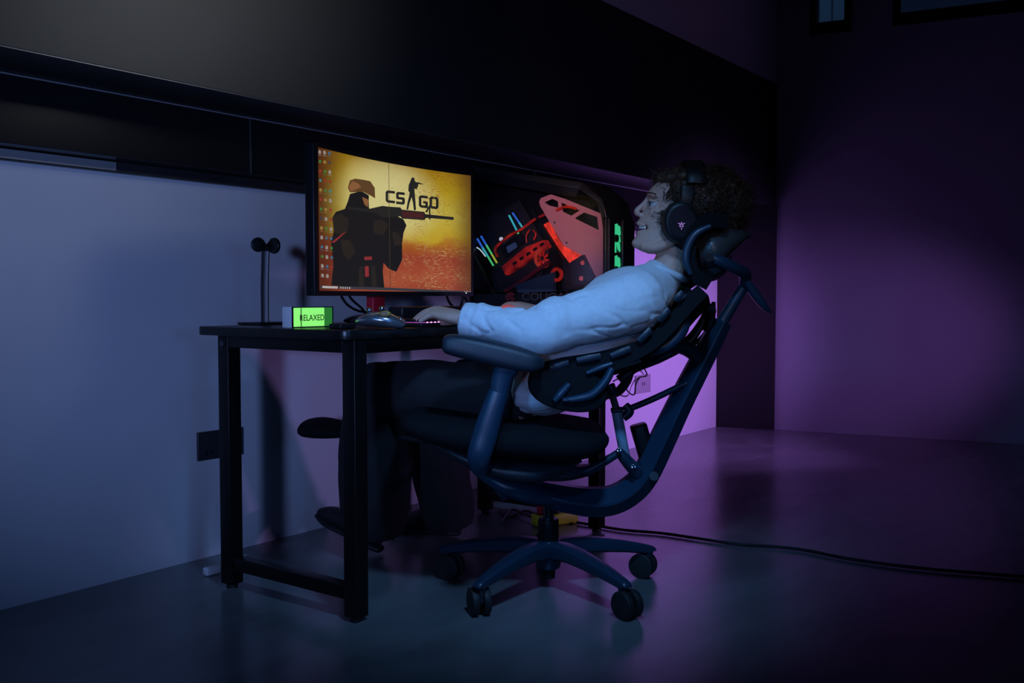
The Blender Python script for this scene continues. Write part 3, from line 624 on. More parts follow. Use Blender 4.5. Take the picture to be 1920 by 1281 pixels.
trace('pump_display',[(335,690),(400,655),(415,690),(350,735)],emis('pump_blue',(.05,.10,.28),.35),.113,.002)
gb=trace('graphics_card',[(300,830),(350,790),(470,690),(600,640),(635,680),(560,740),(430,830),(330,890)],M_REDG,.085,.03,.002)
for k in range(5): 
    x=380+k*48; y=805-k*33
    MB().prism([PB(x+a,y+c,.082) for a,c in ((0,0),(26,-17),(34,-2),(8,16))],(-.002,0,0)).build('vent_slot',M_BLK,gb,smooth=False)
def ring(name,c,r0,r1,m,b,par=pc,a0=0,a1=2*math.pi,n=28):
    o=PB(*c,b); mb=MB()
    for k in range(n):
        t0=a0+(a1-a0)*k/n; t1=a0+(a1-a0)*(k+1)/n
        mb.prism([o+V((0,r*math.cos(t),r*math.sin(t))) for r,t in ((r0,t0),(r1,t0),(r1,t1),(r0,t1))],(.006,0,0))
    return mb.build(name,m,par,smooth=False)
ring('fan_ring',(590,770),.026,.036,emis('red_fan_light',(.8,.05,.02),.45),.08,a0=-2.6,a1=1.4)
ring('fan_ring',(690,885),.014,.026,M_REDG,.085)
for k in range(7):
    a=2*math.pi*k/7; o=PB(590,770,.09); d_=V((0,math.cos(a),math.sin(a))); t_=V((0,-math.sin(a),math.cos(a)))
    MB().add([o+d_*.008-t_*.003,o+d_*.026-t_*.008+V((.006,0,0)),o+d_*.026+t_*.006,o+d_*.008+t_*.004],[(0,1,2,3)]).build('fan_blade',M_REDG,pc,solid=.001,smooth=False)
for (x,y,r) in ((875,802,.008),(866,912,.0085)):
    MB().cyl(PB(x,y,.06),PB(x,y,.066),r,14).build('red_button_light',emis('red_spot',(.7,.05,.03),.5),pc)
trace('lower_shroud',[(395,960),(665,870),(668,1005),(420,1015)],mat('shroud_reflection_blue',(.03,.05,.08),.25),.05,.02)  # blue tint paints a screen reflection into this part's colour
tube('red_hose',[(330,1000),(450,930),(560,850),(640,800)],.008,mat('dark_red_hose',(.16,.012,.02),.4),.075)
trace('lower_bracket',[(880,745),(955,900),(900,960),(800,960),(760,820),(800,790)],M_PCF,.07,.02)
gl=MB().prism([V((CX0,y,z)) for y,z in ((CYB-.01,.86),(CYB-.01,1.27),(CYB-.03,1.30),(CYF+.115,1.205),(CYF+.03,1.15),(CYF+.01,1.10),(CYF+.01,.86))],(.004,0,0))
def glass_mat():
    m=bpy.data.materials.new('smoked_glass'); m.use_nodes=True; nt=m.node_tree; nt.nodes.remove(nt.nodes['Principled BSDF'])
    t=nt.nodes.new('ShaderNodeBsdfTransparent'); t.inputs[0].default_value=(.80,.80,.84,1); g=nt.nodes.new('ShaderNodeBsdfGlossy'); g.inputs['Roughness'].default_value=.03
    mx=nt.nodes.new('ShaderNodeMixShader'); mx.inputs[0].default_value=.012
    nt.links.new(t.outputs[0],mx.inputs[1]); nt.links.new(g.outputs[0],mx.inputs[2]); nt.links.new(mx.outputs[0],nt.nodes['Material Output'].inputs[0]); return m
gl.build('glass_side_panel',glass_mat(),pc,smooth=False)
text_part('lettering','COUGAR',mat('dim_grey_letter',(.07,.05,.06),.4),pc,V((CX0+.002,PB(443,1066,0).y,PB(443,1066,0).z)),(0,-1,0),(0,0,1),.038,depth=.0005,wide=1.35,bold=.02)
o=PB(375,1045,.003); MB().prism([o+V((0,a,b)) for a,b in ((.030,0),(.018,.016),(0,.020),(-.016,.010),(-.004,.004),(-.018,-.006),(-.006,-.018),(.006,-.008),(.020,-.016))],(-.0015,0,0)).build('emblem',mat('dim_red_letter',(.16,.012,.015),.4),pc,smooth=False)
# left (rear) frame struts seen between monitor and glass
for pts in ([(100,110),(170,190),(140,330),(110,470)],[(110,760),(180,880),(250,1010),(320,1110)],[(60,980),(200,1100)]):
    MB().loft([atx(860+x*.2655,280+y*.2655,CX0+.02) for x,y in pts],[(.012,.007)]*len(pts),8,ref=(1,0,0)).build('frame_strut',M_PCF,pc)
trace('inner_cover',[(390,300),(440,320),(500,370),(570,500),(690,700),(740,780),(700,760),(560,520),(480,370)],M_PCF,.07,.004)

# mouse
mc=V((2.475,1.80,.75))
ms=thing('mouse',mc,'glowing red computer mouse under the far hand','mouse')
MB().loft([mc+V((-.005,-.055,.014)),mc+V((-.003,-.02,.022)),mc+V((0,.02,.021)),mc+V((0,.058,.012))],[(.028,.012),(.033,.023),(.032,.021),(.020,.009)],16,ref=(1,0,0),p=2.6).build('shell',M_BLK,ms)
MB().loft([mc+V((-.034,-.045,.034)),mc+V((-.035,0,.041)),mc+V((-.032,.048,.036))],[.004,.0075,.005],10,ref=(1,0,0)).build('side_light',emis('red_mouse_light',(1,.06,.03),1.6),ms)
MB().cyl(mc+V((-.004,.035,.027)),mc+V((.004,.035,.027)),.008).build('scroll_wheel',M_REDL,ms)

# ------------------------------------------------------------------ office chair (side on to the camera)
D0=2.75
def Q(px,py,v=0): return atd(px,py,D0+v)
HUB=Q(1028,1085); HUB.z=0
ch=thing('office_chair',HUB,'reclining ergonomic office chair with curved blue-black frame and headrest','chair')
Z=V((0,0,1))
def zc(p,z): return V((p.x,p.y,z))
# star base and casters
R_=.33
for k in range(5):
    a=math.radians(36+72*k); d_=-FLAT*math.cos(a)+RT*math.sin(a); s_=d_.cross(Z)
    tip=HUB+d_*(R_-.015)
    lg=MB().loft([HUB+d_*.02+Z*.112,HUB+d_*.10+Z*.118,HUB+d_*.22+Z*.105,tip+Z*.086,tip+d_*.012+Z*.082],[(.030,.026),(.028,.023),(.023,.018),(.016,.013),(.014,.011)],16,ref=s_,p=4).build('base_leg',M_CHAIR,ch)
    cs_=thing_c=MB().cyl(tip+Z*.040,tip+Z*.092,.0135,16).build('caster',M_CHAIRB,ch)
    sw=math.radians((35,62,0,60,18)[k]); t_=RT*math.cos(sw)+FLAT*math.sin(sw); o_=t_.cross(Z)*(.016 if k in (0,3) else -.016)
    for sgn in (-1,1):
        c_=tip+o_+Z*.037+t_*(.016*sgn)
        wl_=MB().cyl(c_-t_*.0095,c_+t_*.0095,.037,28).build('wheel',M_RUB,cs_,bevel=.003)
    MB().cyl(tip+o_+Z*.034-t_*.007,tip+o_+Z*.034+t_*.007,.012).build('axle',M_GREY,cs_)
MB().loft([HUB+Z*.055,HUB+Z*.06,HUB+Z*.125,HUB+Z*.14],[.024,.034,.042,.034],24,n=1).build('hub',M_CHAIR,ch,bevel=.003)
MB().cyl(HUB+Z*.03,HUB+Z*.06,.020).build('hub_stub',M_BLK,ch)
MB().cyl(HUB+Z*.135,HUB+Z*.20,.030).build('gas_lift_sleeve',M_BLK,ch,bevel=.004)
MB().cyl(HUB+Z*.19,HUB+Z*.29,.016).build('gas_lift_rod',mat('dark_chrome',(.25,.27,.3),.15,1),ch)
# underseat mechanism and J-shaped backbone
mech=MB().loft([Q(880,874),Q(905,884),Q(945,903),Q(985,918),Q(1020,928),Q(1050,932)],[(.02,.006),(.06,.02),(.085,.030),(.075,.034),(.05,.030),(.03,.02)],20,p=2.6).build('tilt_mechanism',M_CHAIR,ch)
MB().loft([Q(960,890,.0),Q(1000,884,0),Q(1060,886,0),Q(1110,880,0)],[(.07,.016),(.075,.020),(.07,.018),(.05,.012)],16,p=3).build('seat_pan',M_CHAIRB,ch)
jb=[(992,915),(1030,928),(1070,937),(1112,942),(1150,938),(1185,919),(1212,888),(1244,822),(1275,757),(1304,700),(1330,650),(1354,603)]
def seclof(pts,sec,v=0):   # loft a fixed polygon section (along depth, across) with per-point scale
    rows=catmull([list(Q(x,y,v))+[s] for x,y,s in pts],5); P=[V(r[:3]) for r in rows]; m_=MB(); n=len(sec)
    for i,p in enumerate(P):
        T=(P[min(i+1,len(P)-1)]-P[max(i-1,0)]).normalized(); A=(FLAT-T*FLAT.dot(T)).normalized(); B=T.cross(A)
        for (a,b) in sec: m_.v.append(p+A*a*rows[i][3]+B*b*rows[i][3])
    for i in range(len(P)-1):
        for j in range(n): a=i*n+j; b=i*n+(j+1)%n; m_.f.append((a,b,b+n,a+n))
    m_.f += [tuple(range(n)),tuple((len(P)-1)*n+j for j in range(n))]
    return m_
bsec=[(-.042,-.003),(-.014,-.036),(.028,-.036),(.042,-.012),(.042,.018),(.032,.035),(-.002,.035),(-.042,.003)]
bsc=[.7,.95,1.05,1.1,1.08,1.05,1.0,.98,.92,.88,.82,.72]
seclof([(x,y,s) for (x,y),s in zip(jb,bsc)],bsec).build('backbone',M_CHAIR,ch,sharp=24)
MB().loft([Q(1350,611),Q(1362,590),Q(1392,541)],[(.020,.017),(.019,.016),(.018,.014)],16,p=3).build('headrest_post',M_CHAIR,ch)
MB().cyl(Q(1226,893,-.046),Q(1226,893,-.038),.013).build('cap',M_GREY,ch)
# gas strut, links, bolts
MB().cyl(Q(1146,735,-.02),Q(1158,775,-.02),.010).build('strut_rod',M_CHROME,ch)
MB().cyl(Q(1156,770,-.02),Q(1172,858,-.02),.0150).build('strut_cylinder',mat('strut_steel',(.30,.40,.50),.3,.2),ch)
MB().loft([Q(1146,770,-.02),Q(1168,768,-.02)],[(.02,.008)]*2,14,n=1,p=3).build('strut_collar',M_CHAIR,ch,bevel=.003)
MB().loft([Q(1142,722,-.02),Q(1152,742,-.02)],[.016,.013],16,n=1).build('strut_head',M_CHAIR,ch,bevel=.003)
MB().loft([Q(1196,796,.03),Q(1215,862,.03)],[(.03,.024)]*2,20,n=1,p=4).build('control_box',M_BLK,ch,bevel=.005)
MB().loft([Q(1172,770,-.02),Q(1225,748,-.02),Q(1288,718,-.02)],[(.010,.009)]*3,12).build('upper_link',M_CHAIR,ch)
MB().loft([Q(1172,760,-.02),Q(1180,772,-.02),Q(1168,784,-.02)],[.012,.014,.012],12).build('link_joint',M_CHAIR,ch)
MB().loft([Q(997,886,-.092),Q(1030,876,-.085),Q(1060,882,-.065),Q(1095,885,-.045),Q(1130,868,-.045),Q(1162,848,-.045)],[(.010,.010),(.012,.013),(.012,.014),(.012,.014),(.012,.012),(.010,.011)],14).build('lower_link',M_CHAIR,ch)
MB().loft([Q(1160,846,-.03),Q(1180,870,-.03),Q(1200,890,-.02)],[(.014,.014),(.016,.018),(.012,.02)],14).build('strut_bracket',M_CHAIR,ch)
for (x,y,v_) in ((997,886,-.106),(1160,845,-.060),(1187,876,-.055)): MB().cyl(Q(x,y,v_-.003),Q(x,y,v_+.01),.0075,14).build('bolt',M_CHROME,ch,bevel=.001)
MB().loft([Q(1240,650),Q(1270,650),Q(1298,660),Q(1322,680)],[(.06,.012),(.05,.018),(.036,.022),(.026,.03)],14).build('back_bracket',M_CHAIR,ch)
# seat cushion
MB().loft([Q(764,770),Q(776,778),Q(820,790),Q(900,803),Q(1000,812),Q(1080,818),Q(1118,812),Q(1130,804)],[(.17,.006),(.215,.030),(.24,.045),(.25,.052),(.25,.052),(.235,.046),(.20,.030),(.16,.008)],28,p=3).build('seat_cushion',M_FAB,ch)
MB().loft([Q(800,810),Q(850,832),Q(930,860),Q(1015,868),Q(1085,850)],[(.10,.010),(.17,.022),(.20,.032),(.19,.032),(.12,.012)],20,p=3).build('seat_shell',M_CHAIRB,ch)
# leg rest folded out in front
MB().loft([Q(564,803,.30),Q(568,803,.30),Q(578,802,.30),Q(604,802,.30),Q(645,806,.30),Q(700,812,.28)],[(.05,.008),(.08,.017),(.105,.025),(.115,.0285),(.10,.022),(.07,.014)],22,p=2.4).build('leg_rest_pad',M_FAB,ch)
for v_ in (.18,.34):
    MB().loft([Q(690,812,v_),Q(740,818,v_*.7),Q(800,826,v_*.45)],[.010]*3,10).build('leg_rest_arm',M_CHAIRB,ch)
# back shells (wrap round the sitter: near and far edges come forward)
def shell(name,pts,vmax,wrap,m,th,par=ch,vmin=None,nu=16):
    path=catmull([list(p) for p in pts],5); vmin=-vmax if vmin is None else vmin; n=len(path)-1
    def fn(a,b):
        k=min(int(round(b*n)),n); x,y=path[k]; v=vmin+(vmax-vmin)*a
        x0,y0=path[max(k-1,0)]; x1,y1=path[min(k+1,n)]; tx,ty=x1-x0,y1-y0; L=math.hypot(tx,ty) or 1
        nx,ny=ty/L,-tx/L
        if ny>0 and abs(ny)>.3: nx,ny=-nx,-ny
        p=Q(x,y,0)+FLAT*v
        s=wrap*(1-(v/vmax)**2)
        return p+RT*(-nx*s)+Z*(ny*s)
    return MB().grid(fn,nu,n).build(name,m,par,solid=th)
upper=[(1290,545),(1266,568),(1238,600),(1204,634),(1164,658)]
shell('upper_back',upper,.215,.050,M_FAB,.040)
mid=[(1178,652),(1130,666),(1090,674),(1050,680),(1018,688)]
shell('middle_back',mid,.215,.030,M_FAB,.058)
lumb=[(1005,690),(1000,715),(1018,742),(1050,757),(1085,757),(1118,740)]
lp=[(-.230,.050,.026),(-.226,.085,.046),(-.212,.104,.059),(-.10,.108,.062),(.10,.108,.062),(.20,.098,.054),(.222,.07,.04)]
MB().loft([Q(1058,716,0)+FLAT*v for v,a,b in lp],[(a,b) for v,a,b in lp],28,ref=(RT*.97-Z*.18).normalized(),n=3,p=2.3).build('lumbar_pad',M_FAB,ch)
# near edge ribs and slots
def rib(name,pts,r,m=M_CHAIR,v=-.20): return MB().loft([Q(*p,v) if len(p)==2 else Q(*p) for p in pts],r,10).build(name,m,ch)
rib('back_rib',[(1282,552),(1284,590),(1276,622),(1250,648),(1215,660),(1190,668)],[(.012,.012),(.014,.017),(.014,.018),(.014,.017),(.012,.014),(.008,.007)],v=-.19)
rib('back_rib',[(1148,690),(1135,715),(1110,740),(1080,748),(1055,750)],[(.012,.010),(.014,.012),(.014,.012),(.012,.010),(.008,.006)],v=-.232)
rib('back_rib',[(1040,752),(1052,738),(1068,720)],[.008,.011,.008],v=-.232)
rib('back_rib',[(1215,668),(1235,655),(1252,640)],[.007,.009,.006],v=-.17)
rib('back_rib',[(1262,600),(1275,584),(1284,572)],[.006,.009,.006],v=-.19)
rib('back_rib',[(1100,700),(1125,690),(1148,682)],[.006,.008,.006],v=-.232)
for p0,p1 in (((1032,690),(1066,680)),((1082,676),(1126,668)),((1146,668),(1182,654)),((1198,640),(1220,618)),((1236,602),(1254,580)),((1266,564),(1280,548))):
    MB().loft([Q(*p0,-.222),Q((p0[0]+p1[0])/2,(p0[1]+p1[1])/2,-.226),Q(*p1,-.222)],[(.004,.008),(.004,.0085),(.004,.008)],8,p=5).build('slat_plate',mat('slat_navy',(.007,.018,.032),.45),ch)
# spine joining the back parts
MB().loft([Q(1160,712,.02),Q(1190,690,.02),Q(1240,668,.02),Q(1290,640,.02),Q(1318,600,.02),Q(1326,570,.02)],[(.03,.012),(.035,.014),(.04,.016),(.03,.014),(.02,.010),(.012,.006)],14).build('spine',M_CHAIRB,ch)
MB().loft([Q(1185,690,.06),Q(1175,715,.06),Q(1158,735,.04),Q(1135,742,.02)],[.010,.013,.013,.012],12).build('spine_arm',M_CHAIRB,ch)
MB().loft([Q(1108,742,0),Q(1140,738,0)],[(.05,.014),(.03,.016)],14,n=1,p=3).build('lumbar_mount',M_GREY,ch,bevel=.004)
MB().loft([Q(1278,545,-.02),Q(1310,572,-.01),Q(1330,585,0),Q(1322,620,0)],[(.09,.016),(.07,.02),(.05,.014),(.03,.01)],14).build('neck_mount',M_CHAIRB,ch)
MB().loft([Q(1338,566,.06),Q(1335,600,.06),Q(1318,632,.05),Q(1290,650,.04)],[.006,.008,.008,.006],10).build('tension_strap',M_BLK,ch)
# headrest
hr=[(1345,424),(1318,422),(1294,436),(1279,462),(1276,492),(1288,520),(1312,535)]
shell('headrest_pad',hr,.135,-.02,M_FAB,.034)
rib('headrest_trim',[(1332,424),(1305,438),(1290,462),(1286,490),(1295,514)],[(.006,.007),(.008,.010),(.008,.011),(.008,.010),(.006,.006)],M_CHAIR,-.148)
MB().loft([Q(1300,478,0),Q(1322,472,0),Q(1350,456,0),Q(1380,446,0),Q(1400,444,0)],[(.09,.050),(.11,.058),(.10,.046),(.08,.026),(.05,.010)],22,p=2.6).build('headrest_shell',M_GREY,ch)
MB().loft([Q(1310,520,-.04),Q(1340,505,-.02),Q(1352,480,0)],[(.08,.018),(.06,.03),(.04,.03)],16).build('headrest_lower_shell',M_CHAIRB,ch)
MB().loft([Q(1328,482,-.10),Q(1352,490,-.10),Q(1378,503,-.08),Q(1396,514,-.04),Q(1396,538,0)],[(.010,.012),(.012,.016),(.014,.016),(.018,.018),(.014,.015)],14).build('headrest_arm',M_CHAIR,ch)
MB().cyl(Q(1330,483,-.118),Q(1330,483,-.085),.012).build('headrest_pivot',M_BLK,ch)
MB().loft([Q(1394,522,-.02),Q(1414,550,-.02),Q(1432,574,-.02),Q(1445,586,-.02)],[(.022,.010),(.020,.013),(.018,.010),(.010,.004)],12,p=3).build('hanger_hook',M_CHAIR,ch)
MB().ball(Q(1445,585,-.02),.0025,u=8,w=6).build('hook_screw',M_CHROME,ch)
# arm rests
def armrest(v,dz,mir):
    f=(lambda px,py,vv=0: Q(px,py,-.27+vv)) if not mir else (lambda px,py,vv=0: Q(px,py,-.27+vv)+FLAT*(.54-2*vv)+Z*dz)
    a=MB().loft([f(831,644),f(840,645),f(870,650),f(920,661),f(970,673),f(1003,680),f(1020,682)],[(.034,.016),(.043,.025),(.048,.030),(.048,.032),(.046,.031),(.040,.024),(.022,.010)],26,p=3.6).build('armrest_pad',M_CHAIRB if mir else mat('armrest_soft_black',(.014,.020,.030),.5,bump=.05,bscale=300),ch)
    MB().loft([f(975,676),f(955,686),f(942,705),f(934,745)],[(.03,.016),(.030,.030),(.024,.027),(.020,.022)],16,p=3.4).build('armrest_upper_post',M_CHAIR,ch)
    MB().loft([f(935,735),f(925,765),f(910,815),f(898,858),f(902,882,.03)],[(.024,.026),(.026,.029),(.026,.033),(.024,.030),(.02,.018)],18,p=3).build('armrest_lower_post',M_CHAIR,ch)
    MB().loft([f(905,868,.02),f(925,874,.12),f(945,882,.20)],[(.016,.016)]*3,14).build('armrest_arm',M_CHAIR,ch)
armrest(0,0,False); armrest(0,-.10,True)

# ------------------------------------------------------------------ person
PR=Q(985,735); PR.z=0
pe=thing('person',PR,'person in pale sweatshirt and black trousers reclining in the chair with hands on the desk','person')
# shared joints
shL,elL,wrL=Q(1190,566,-.185),Q(1012,622,-.235),Q(868,598,-.165)
shR,elR,wrR=Q(1205,556,.185),Q(1085,610,.31),mc+V((.01,-.115,.030))
hipL,knL,anL=Q(985,738,-.09),Q(708,730,.14),Q(700,985,.31)
hipR,knR,anR=Q(990,738,.11),Q(800,728,.36),Q(842,975,.54)
body=MB()
# torso, limbs (inside the clothes)
body.loft([Q(975,742),Q(1020,712),Q(1080,650),Q(1150,588),Q(1205,548),Q(1235,520)],[(.13,.07),(.15,.085),(.14,.085),(.165,.09),(.16,.075),(.07,.05)],20)
for a,b,c in ((shL,elL,wrL),(shR,elR,wrR)): body.loft([a,(a+b)/2,b,(b+c)/2,c],[.048,.045,.038,.034,.026],14)
for a,b,c in ((hipL,knL,anL),(hipR,knR,anR)): body.loft([a,(a+b)/2,b,(b+c)/2,c],[.075,.072,.055,.05,.036],14)
# neck
body.loft([Q(1235,532),Q(1250,510),Q(1262,488),Q(1272,460),Q(1280,430)],[(.062,.055),(.056,.050),(.054,.050),(.056,.056),(.055,.06)],20)
# head: stacked sections (row y, front x, back x, half width)
HS=[(322,1262,1318,.030),(330,1246,1340,.055),(342,1231,1354,.068),(354,1219,1362,.074),(362,1214,1366,.076),(370,1214,1367,.077),(378,1215,1367,.077),(386,1212,1366,.077),(394,1207,1363,.076),(402,1203,1358,.074),(411,1198,1352,.072),(418,1196,1346,.070),(421,1197,1344,.0695),(423.5,1197,1342,.069),(431.5,1196,1334,.065),(434,1196,1332,.064),(439,1193,1327,.062),(445,1191,1320,.059),(452,1187,1312,.055),(459,1187,1304,.050),(465,1191,1296,.045),(471,1202,1285,.036),(476,1216,1265,.022)]
hd_=MB(); seg=64
for (y,fx,bx_,hw) in HS:
    F=Q(fx,y); B=Q(bx_,y); L=(B-F).length
    for j in range(seg):
        t=2*math.pi*j/seg; c,s_=math.cos(t),math.sin(t)
        # front half narrower than the back half
        xx=.5-.5*c; wd=hw*abs(s_)**.9*(1 if s_>0 else -1)
        if c>0: wd*= (1-.22*c*c)
        nt_=.021*max(0,1-(wd/.034)**2)**.5 if (423<y<432 and c>0) else 0
        hd_.v.append(F+RT*(L*xx+nt_)+FLAT*wd)
for i in range(len(HS)-1):
    for j in range(seg): a=i*seg+j; b=i*seg+(j+1)%seg; hd_.f.append((a,b,b+seg,a+seg))
hd_.f += [tuple(range(seg)),tuple((len(HS)-1)*seg+j for j in range(seg-1,-1,-1))]
body.add(hd_.v,hd_.f)
# nose, brow, cheeks, lips, chin, ear
body.loft([Q(1217,366),Q(1212,376),Q(1204,386),Q(1194,396),Q(1197,405)],[(.007,.006),(.008,.0065),(.009,.008),(.0115,.0085),(.009,.0055)],12)
for s_ in (-1,1):
    body.ball(Q(1202,403,.011*s_),(.010,.007,.007),(RT,FLAT,Z),12,8)
    body.loft([Q(1216,364,.010*s_),Q(1219,363,.030*s_),Q(1229,367,.050*s_)],[.006,.007,.006],8)
    body.loft([Q(1222,398,.030*s_),Q(1234,405,.043*s_),Q(1250,412,.052*s_)],[.013,.0155,.014],12)
    body.loft([Q(1217.5,388,.020*s_),Q(1218.5,389.5,.034*s_),Q(1229,388,.047*s_)],[.0035,.004,.004],8)
    body.loft([Q(1217.5,377,.020*s_),Q(1218.5,375.5,.034*s_),Q(1229,377,.047*s_)],[.0035,.0045,.004],8)
body.loft([Q(1209,424,-.029),Q(1199,420.5,-.014),Q(1196.5,418,0),Q(1199,420.5,.014),Q(1209,424,.029)],[.0035,.005,.0055,.005,.0035],10,ref=Z)
body.loft([Q(1209,431.5,-.028),Q(1197,436,-.013),Q(1195,437.5,0),Q(1197,436,.013),Q(1209,431.5,.028)],[.0035,.005,.006,.005,.0035],10,ref=Z)
body.ball(Q(1195,456),(.016,.022,.014),(RT,FLAT,Z),14,10)
for s_ in (-1,1): body.loft([Q(1205,462,.02*s_),Q(1235,462,.048*s_),Q(1266,446,.064*s_),Q(1278,420,.068*s_)],[.012,.014,.014,.012],10)
# hands: palm plus five fingers each
def hand(wr,kn,tips,thumb,mid_up,palm_r):
    kc=sum(kn,V())/len(kn)
    body.loft([wr,(wr*.6+kc*.4),kc],[(.024,.018),(.036,.018),(.040,.014)],14,ref=(kn[-1]-kn[0]).normalized())
    for k,(a,b) in enumerate(zip(kn,tips)):
        m1=a.lerp(b,.42)+Z*mid_up; m2=a.lerp(b,.76)+Z*mid_up*.65
        body.loft([a*.75+wr*.25,a,m1,m2,b],[.009,.0098,.0088,.0080,.0068],10,n=4)
    body.loft(thumb,[.013,.012,.010,.0085],10,n=4)
knl=[Q(822,592,-.135),Q(817,586,-.113),Q(817,582,-.09),Q(822,580,-.066)]
tpl=[Q(786,604,-.125),Q(778,602,-.098),Q(776,601,-.074),Q(783,599,-.048)]
hand(wrL,knl,tpl,[Q(855,600,-.12),Q(838,603,-.085),Q(820,605,-.055),Q(806,606,-.042)],.008,1)
kr=[mc+V((.036,-.02,.050)),mc+V((.016,-.012,.058)),mc+V((-.006,-.010,.058)),mc+V((-.024,-.030,.054))]
tr=[mc+V((.040,.03,.030)),mc+V((.018,.050,.038)),mc+V((-.006,.052,.040)),mc+V((-.018,.036,.046))]
hand(wrR,kr,tr,[mc+V((-.005,-.095,.036)),mc+V((-.036,-.072,.032)),mc+V((-.047,-.052,.024)),mc+V((-.048,-.026,.016))],.008,1)
body.build('body',M_SKIN,pe,remesh=.0026,sm=5)
# eyes, lips, teeth
for s_ in (-1,1):
    ec=Q(1225.5,382.5,.033*s_)
    ey=MB().ball(ec,.0125,u=16,w=10).build('eye',mat('eye_white',(.45,.45,.45),.2),pe)
    MB().ball(ec+(-RT*.0092+FLAT*.0045*s_),.0048).build('iris',mat('iris_dark',(.03,.03,.035),.1),ey)
    MB().loft([Q(1214,379.5,.028*s_),Q(1216,378.5,.038*s_),Q(1226,381,.047*s_)],[.0014]*3,6).build('upper_lash',M_HAIR,pe)
    MB().loft([Q(1214,363,.012*s_),Q(1217,361.5,.034*s_),Q(1230,364,.056*s_)],[(.0022,.0025),(.0024,.003),(.0015,.002)],8,ref=Z).build('eyebrow',M_HAIR,pe)
MB().loft([Q(1209,423.5,-.029),Q(1198.5,421.0,-.014),Q(1195.5,419.3,0),Q(1198.5,421.0,.014),Q(1209,423.5,.029)],[.0018,.0030,.0036,.0030,.0018],10,ref=Z).build('upper_lip',M_LIP,pe)
MB().loft([Q(1209,432,-.028),Q(1196.3,435.8,-.013),Q(1193.8,436.8,0),Q(1196.3,435.8,.013),Q(1209,432,.028)],[.0018,.0038,.0046,.0038,.0018],10,ref=Z).build('lower_lip',M_LIP,pe)
M_TOOTH=mat('teeth',(.75,.72,.68),.3)
th_=MB()
for k in range(-4,5): th_.box(Q(1200+abs(k)**1.5*1.1,425.5,k*.0060),(.003,.0027,.0052),(RT,FLAT,Z))
th_.build('teeth',M_TOOTH,pe,bevel=.0008)
# sweatshirt
def fold(co):
    a=mnoise.noise(co*8+V((3,1,7))); q=V((co.x*15+co.z*9,co.y*15-co.z*6,co.z*24-co.x*4))
    n1=mnoise.noise(q); g=max(0,1-abs(n1)*6)*max(0,min(1,.5+2.2*mnoise.noise(co*6+V((9,4,2)))))
    return .0065*a+.0018*mnoise.noise(co*30)-.0052*g
sw=MB()
sw.loft([Q(964,728),Q(988,734),Q(1030,718),Q(1080,668),Q(1130,610),Q(1175,568),Q(1215,542),Q(1240,518),Q(1250,506)],[(.16,.046),(.185,.068),(.19,.088),(.175,.100),(.185,.112),(.195,.108),(.17,.085),(.085,.062),(.066,.056)],26)
def sleeve(a,b,c,near):
    m1=a.lerp(b,.35); m2=a.lerp(b,.7); n1=b.lerp(c,.3); n2=b.lerp(c,.62); n3=b.lerp(c,.86); e=b.lerp(c,.95)
    pts=[a.lerp(V(Q(1215,545)),.25),a,m1,m2,b,n1,n2,n3,e]
    sw.loft(pts,[.075,.080,.078,.070,.063,.058,.050,.047,.046],20)
    # gathered cuff and bunched folds
    for t_,r_ in ((.70,.052),(.78,.054),(.88,.051),(.955,.049)):
        p=b.lerp(c,t_); d_=(c-b).normalized(); sw.loft([p-d_*.010,p,p+d_*.010],[r_-.005,r_,r_-.005],18)
    for t_,r_ in ((.80,.074),(.90,.071)):
        p=a.lerp(b,t_); d_=(b-a).normalized(); sw.loft([p-d_*.012,p+Z*.004,p+d_*.012],[r_-.006,r_,r_-.006],18)
sleeve(shL,elL,wrL,True); sleeve(shR,elR,wrR,False)
sw.build('sweatshirt',M_SHIRT,pe,remesh=.006,sm=4,disp=fold)
MB().loft([Q(1216,500,-.03),Q(1236,502,-.068),Q(1268,516,-.066),Q(1285,524,-.03),Q(1285,524,.03),Q(1268,516,.066),Q(1236,502,.068),Q(1216,500,.03),Q(1216,500,-.03)],.009,10,ref=Z).build('collar',M_SHIRT,pe)
# trousers
tr_=MB()
tr_.loft([Q(950,748),Q(985,745),Q(1020,735)],[(.13,.045),(.15,.055),(.13,.045)],22)
for a,b,c,s_ in ((hipL,knL,anL,1.0),(hipR,knR,anR,.86)):
    tr_.loft([a,a.lerp(b,.4),a.lerp(b,.8),b],[.080,.088*s_,.086*s_,.080*s_],18)
    tr_.ball(b,.084*s_)
    tr_.loft([b,b.lerp(c,.12),b.lerp(c,.45),b.lerp(c,.8),b.lerp(c,1.0)],[.080*s_,.100*s_,.112*s_,.110*s_,.100*s_],18)
tr_.build('trousers',M_TROU,pe,remesh=.007,sm=3,disp=lambda c: .006*mnoise.noise(c*11))
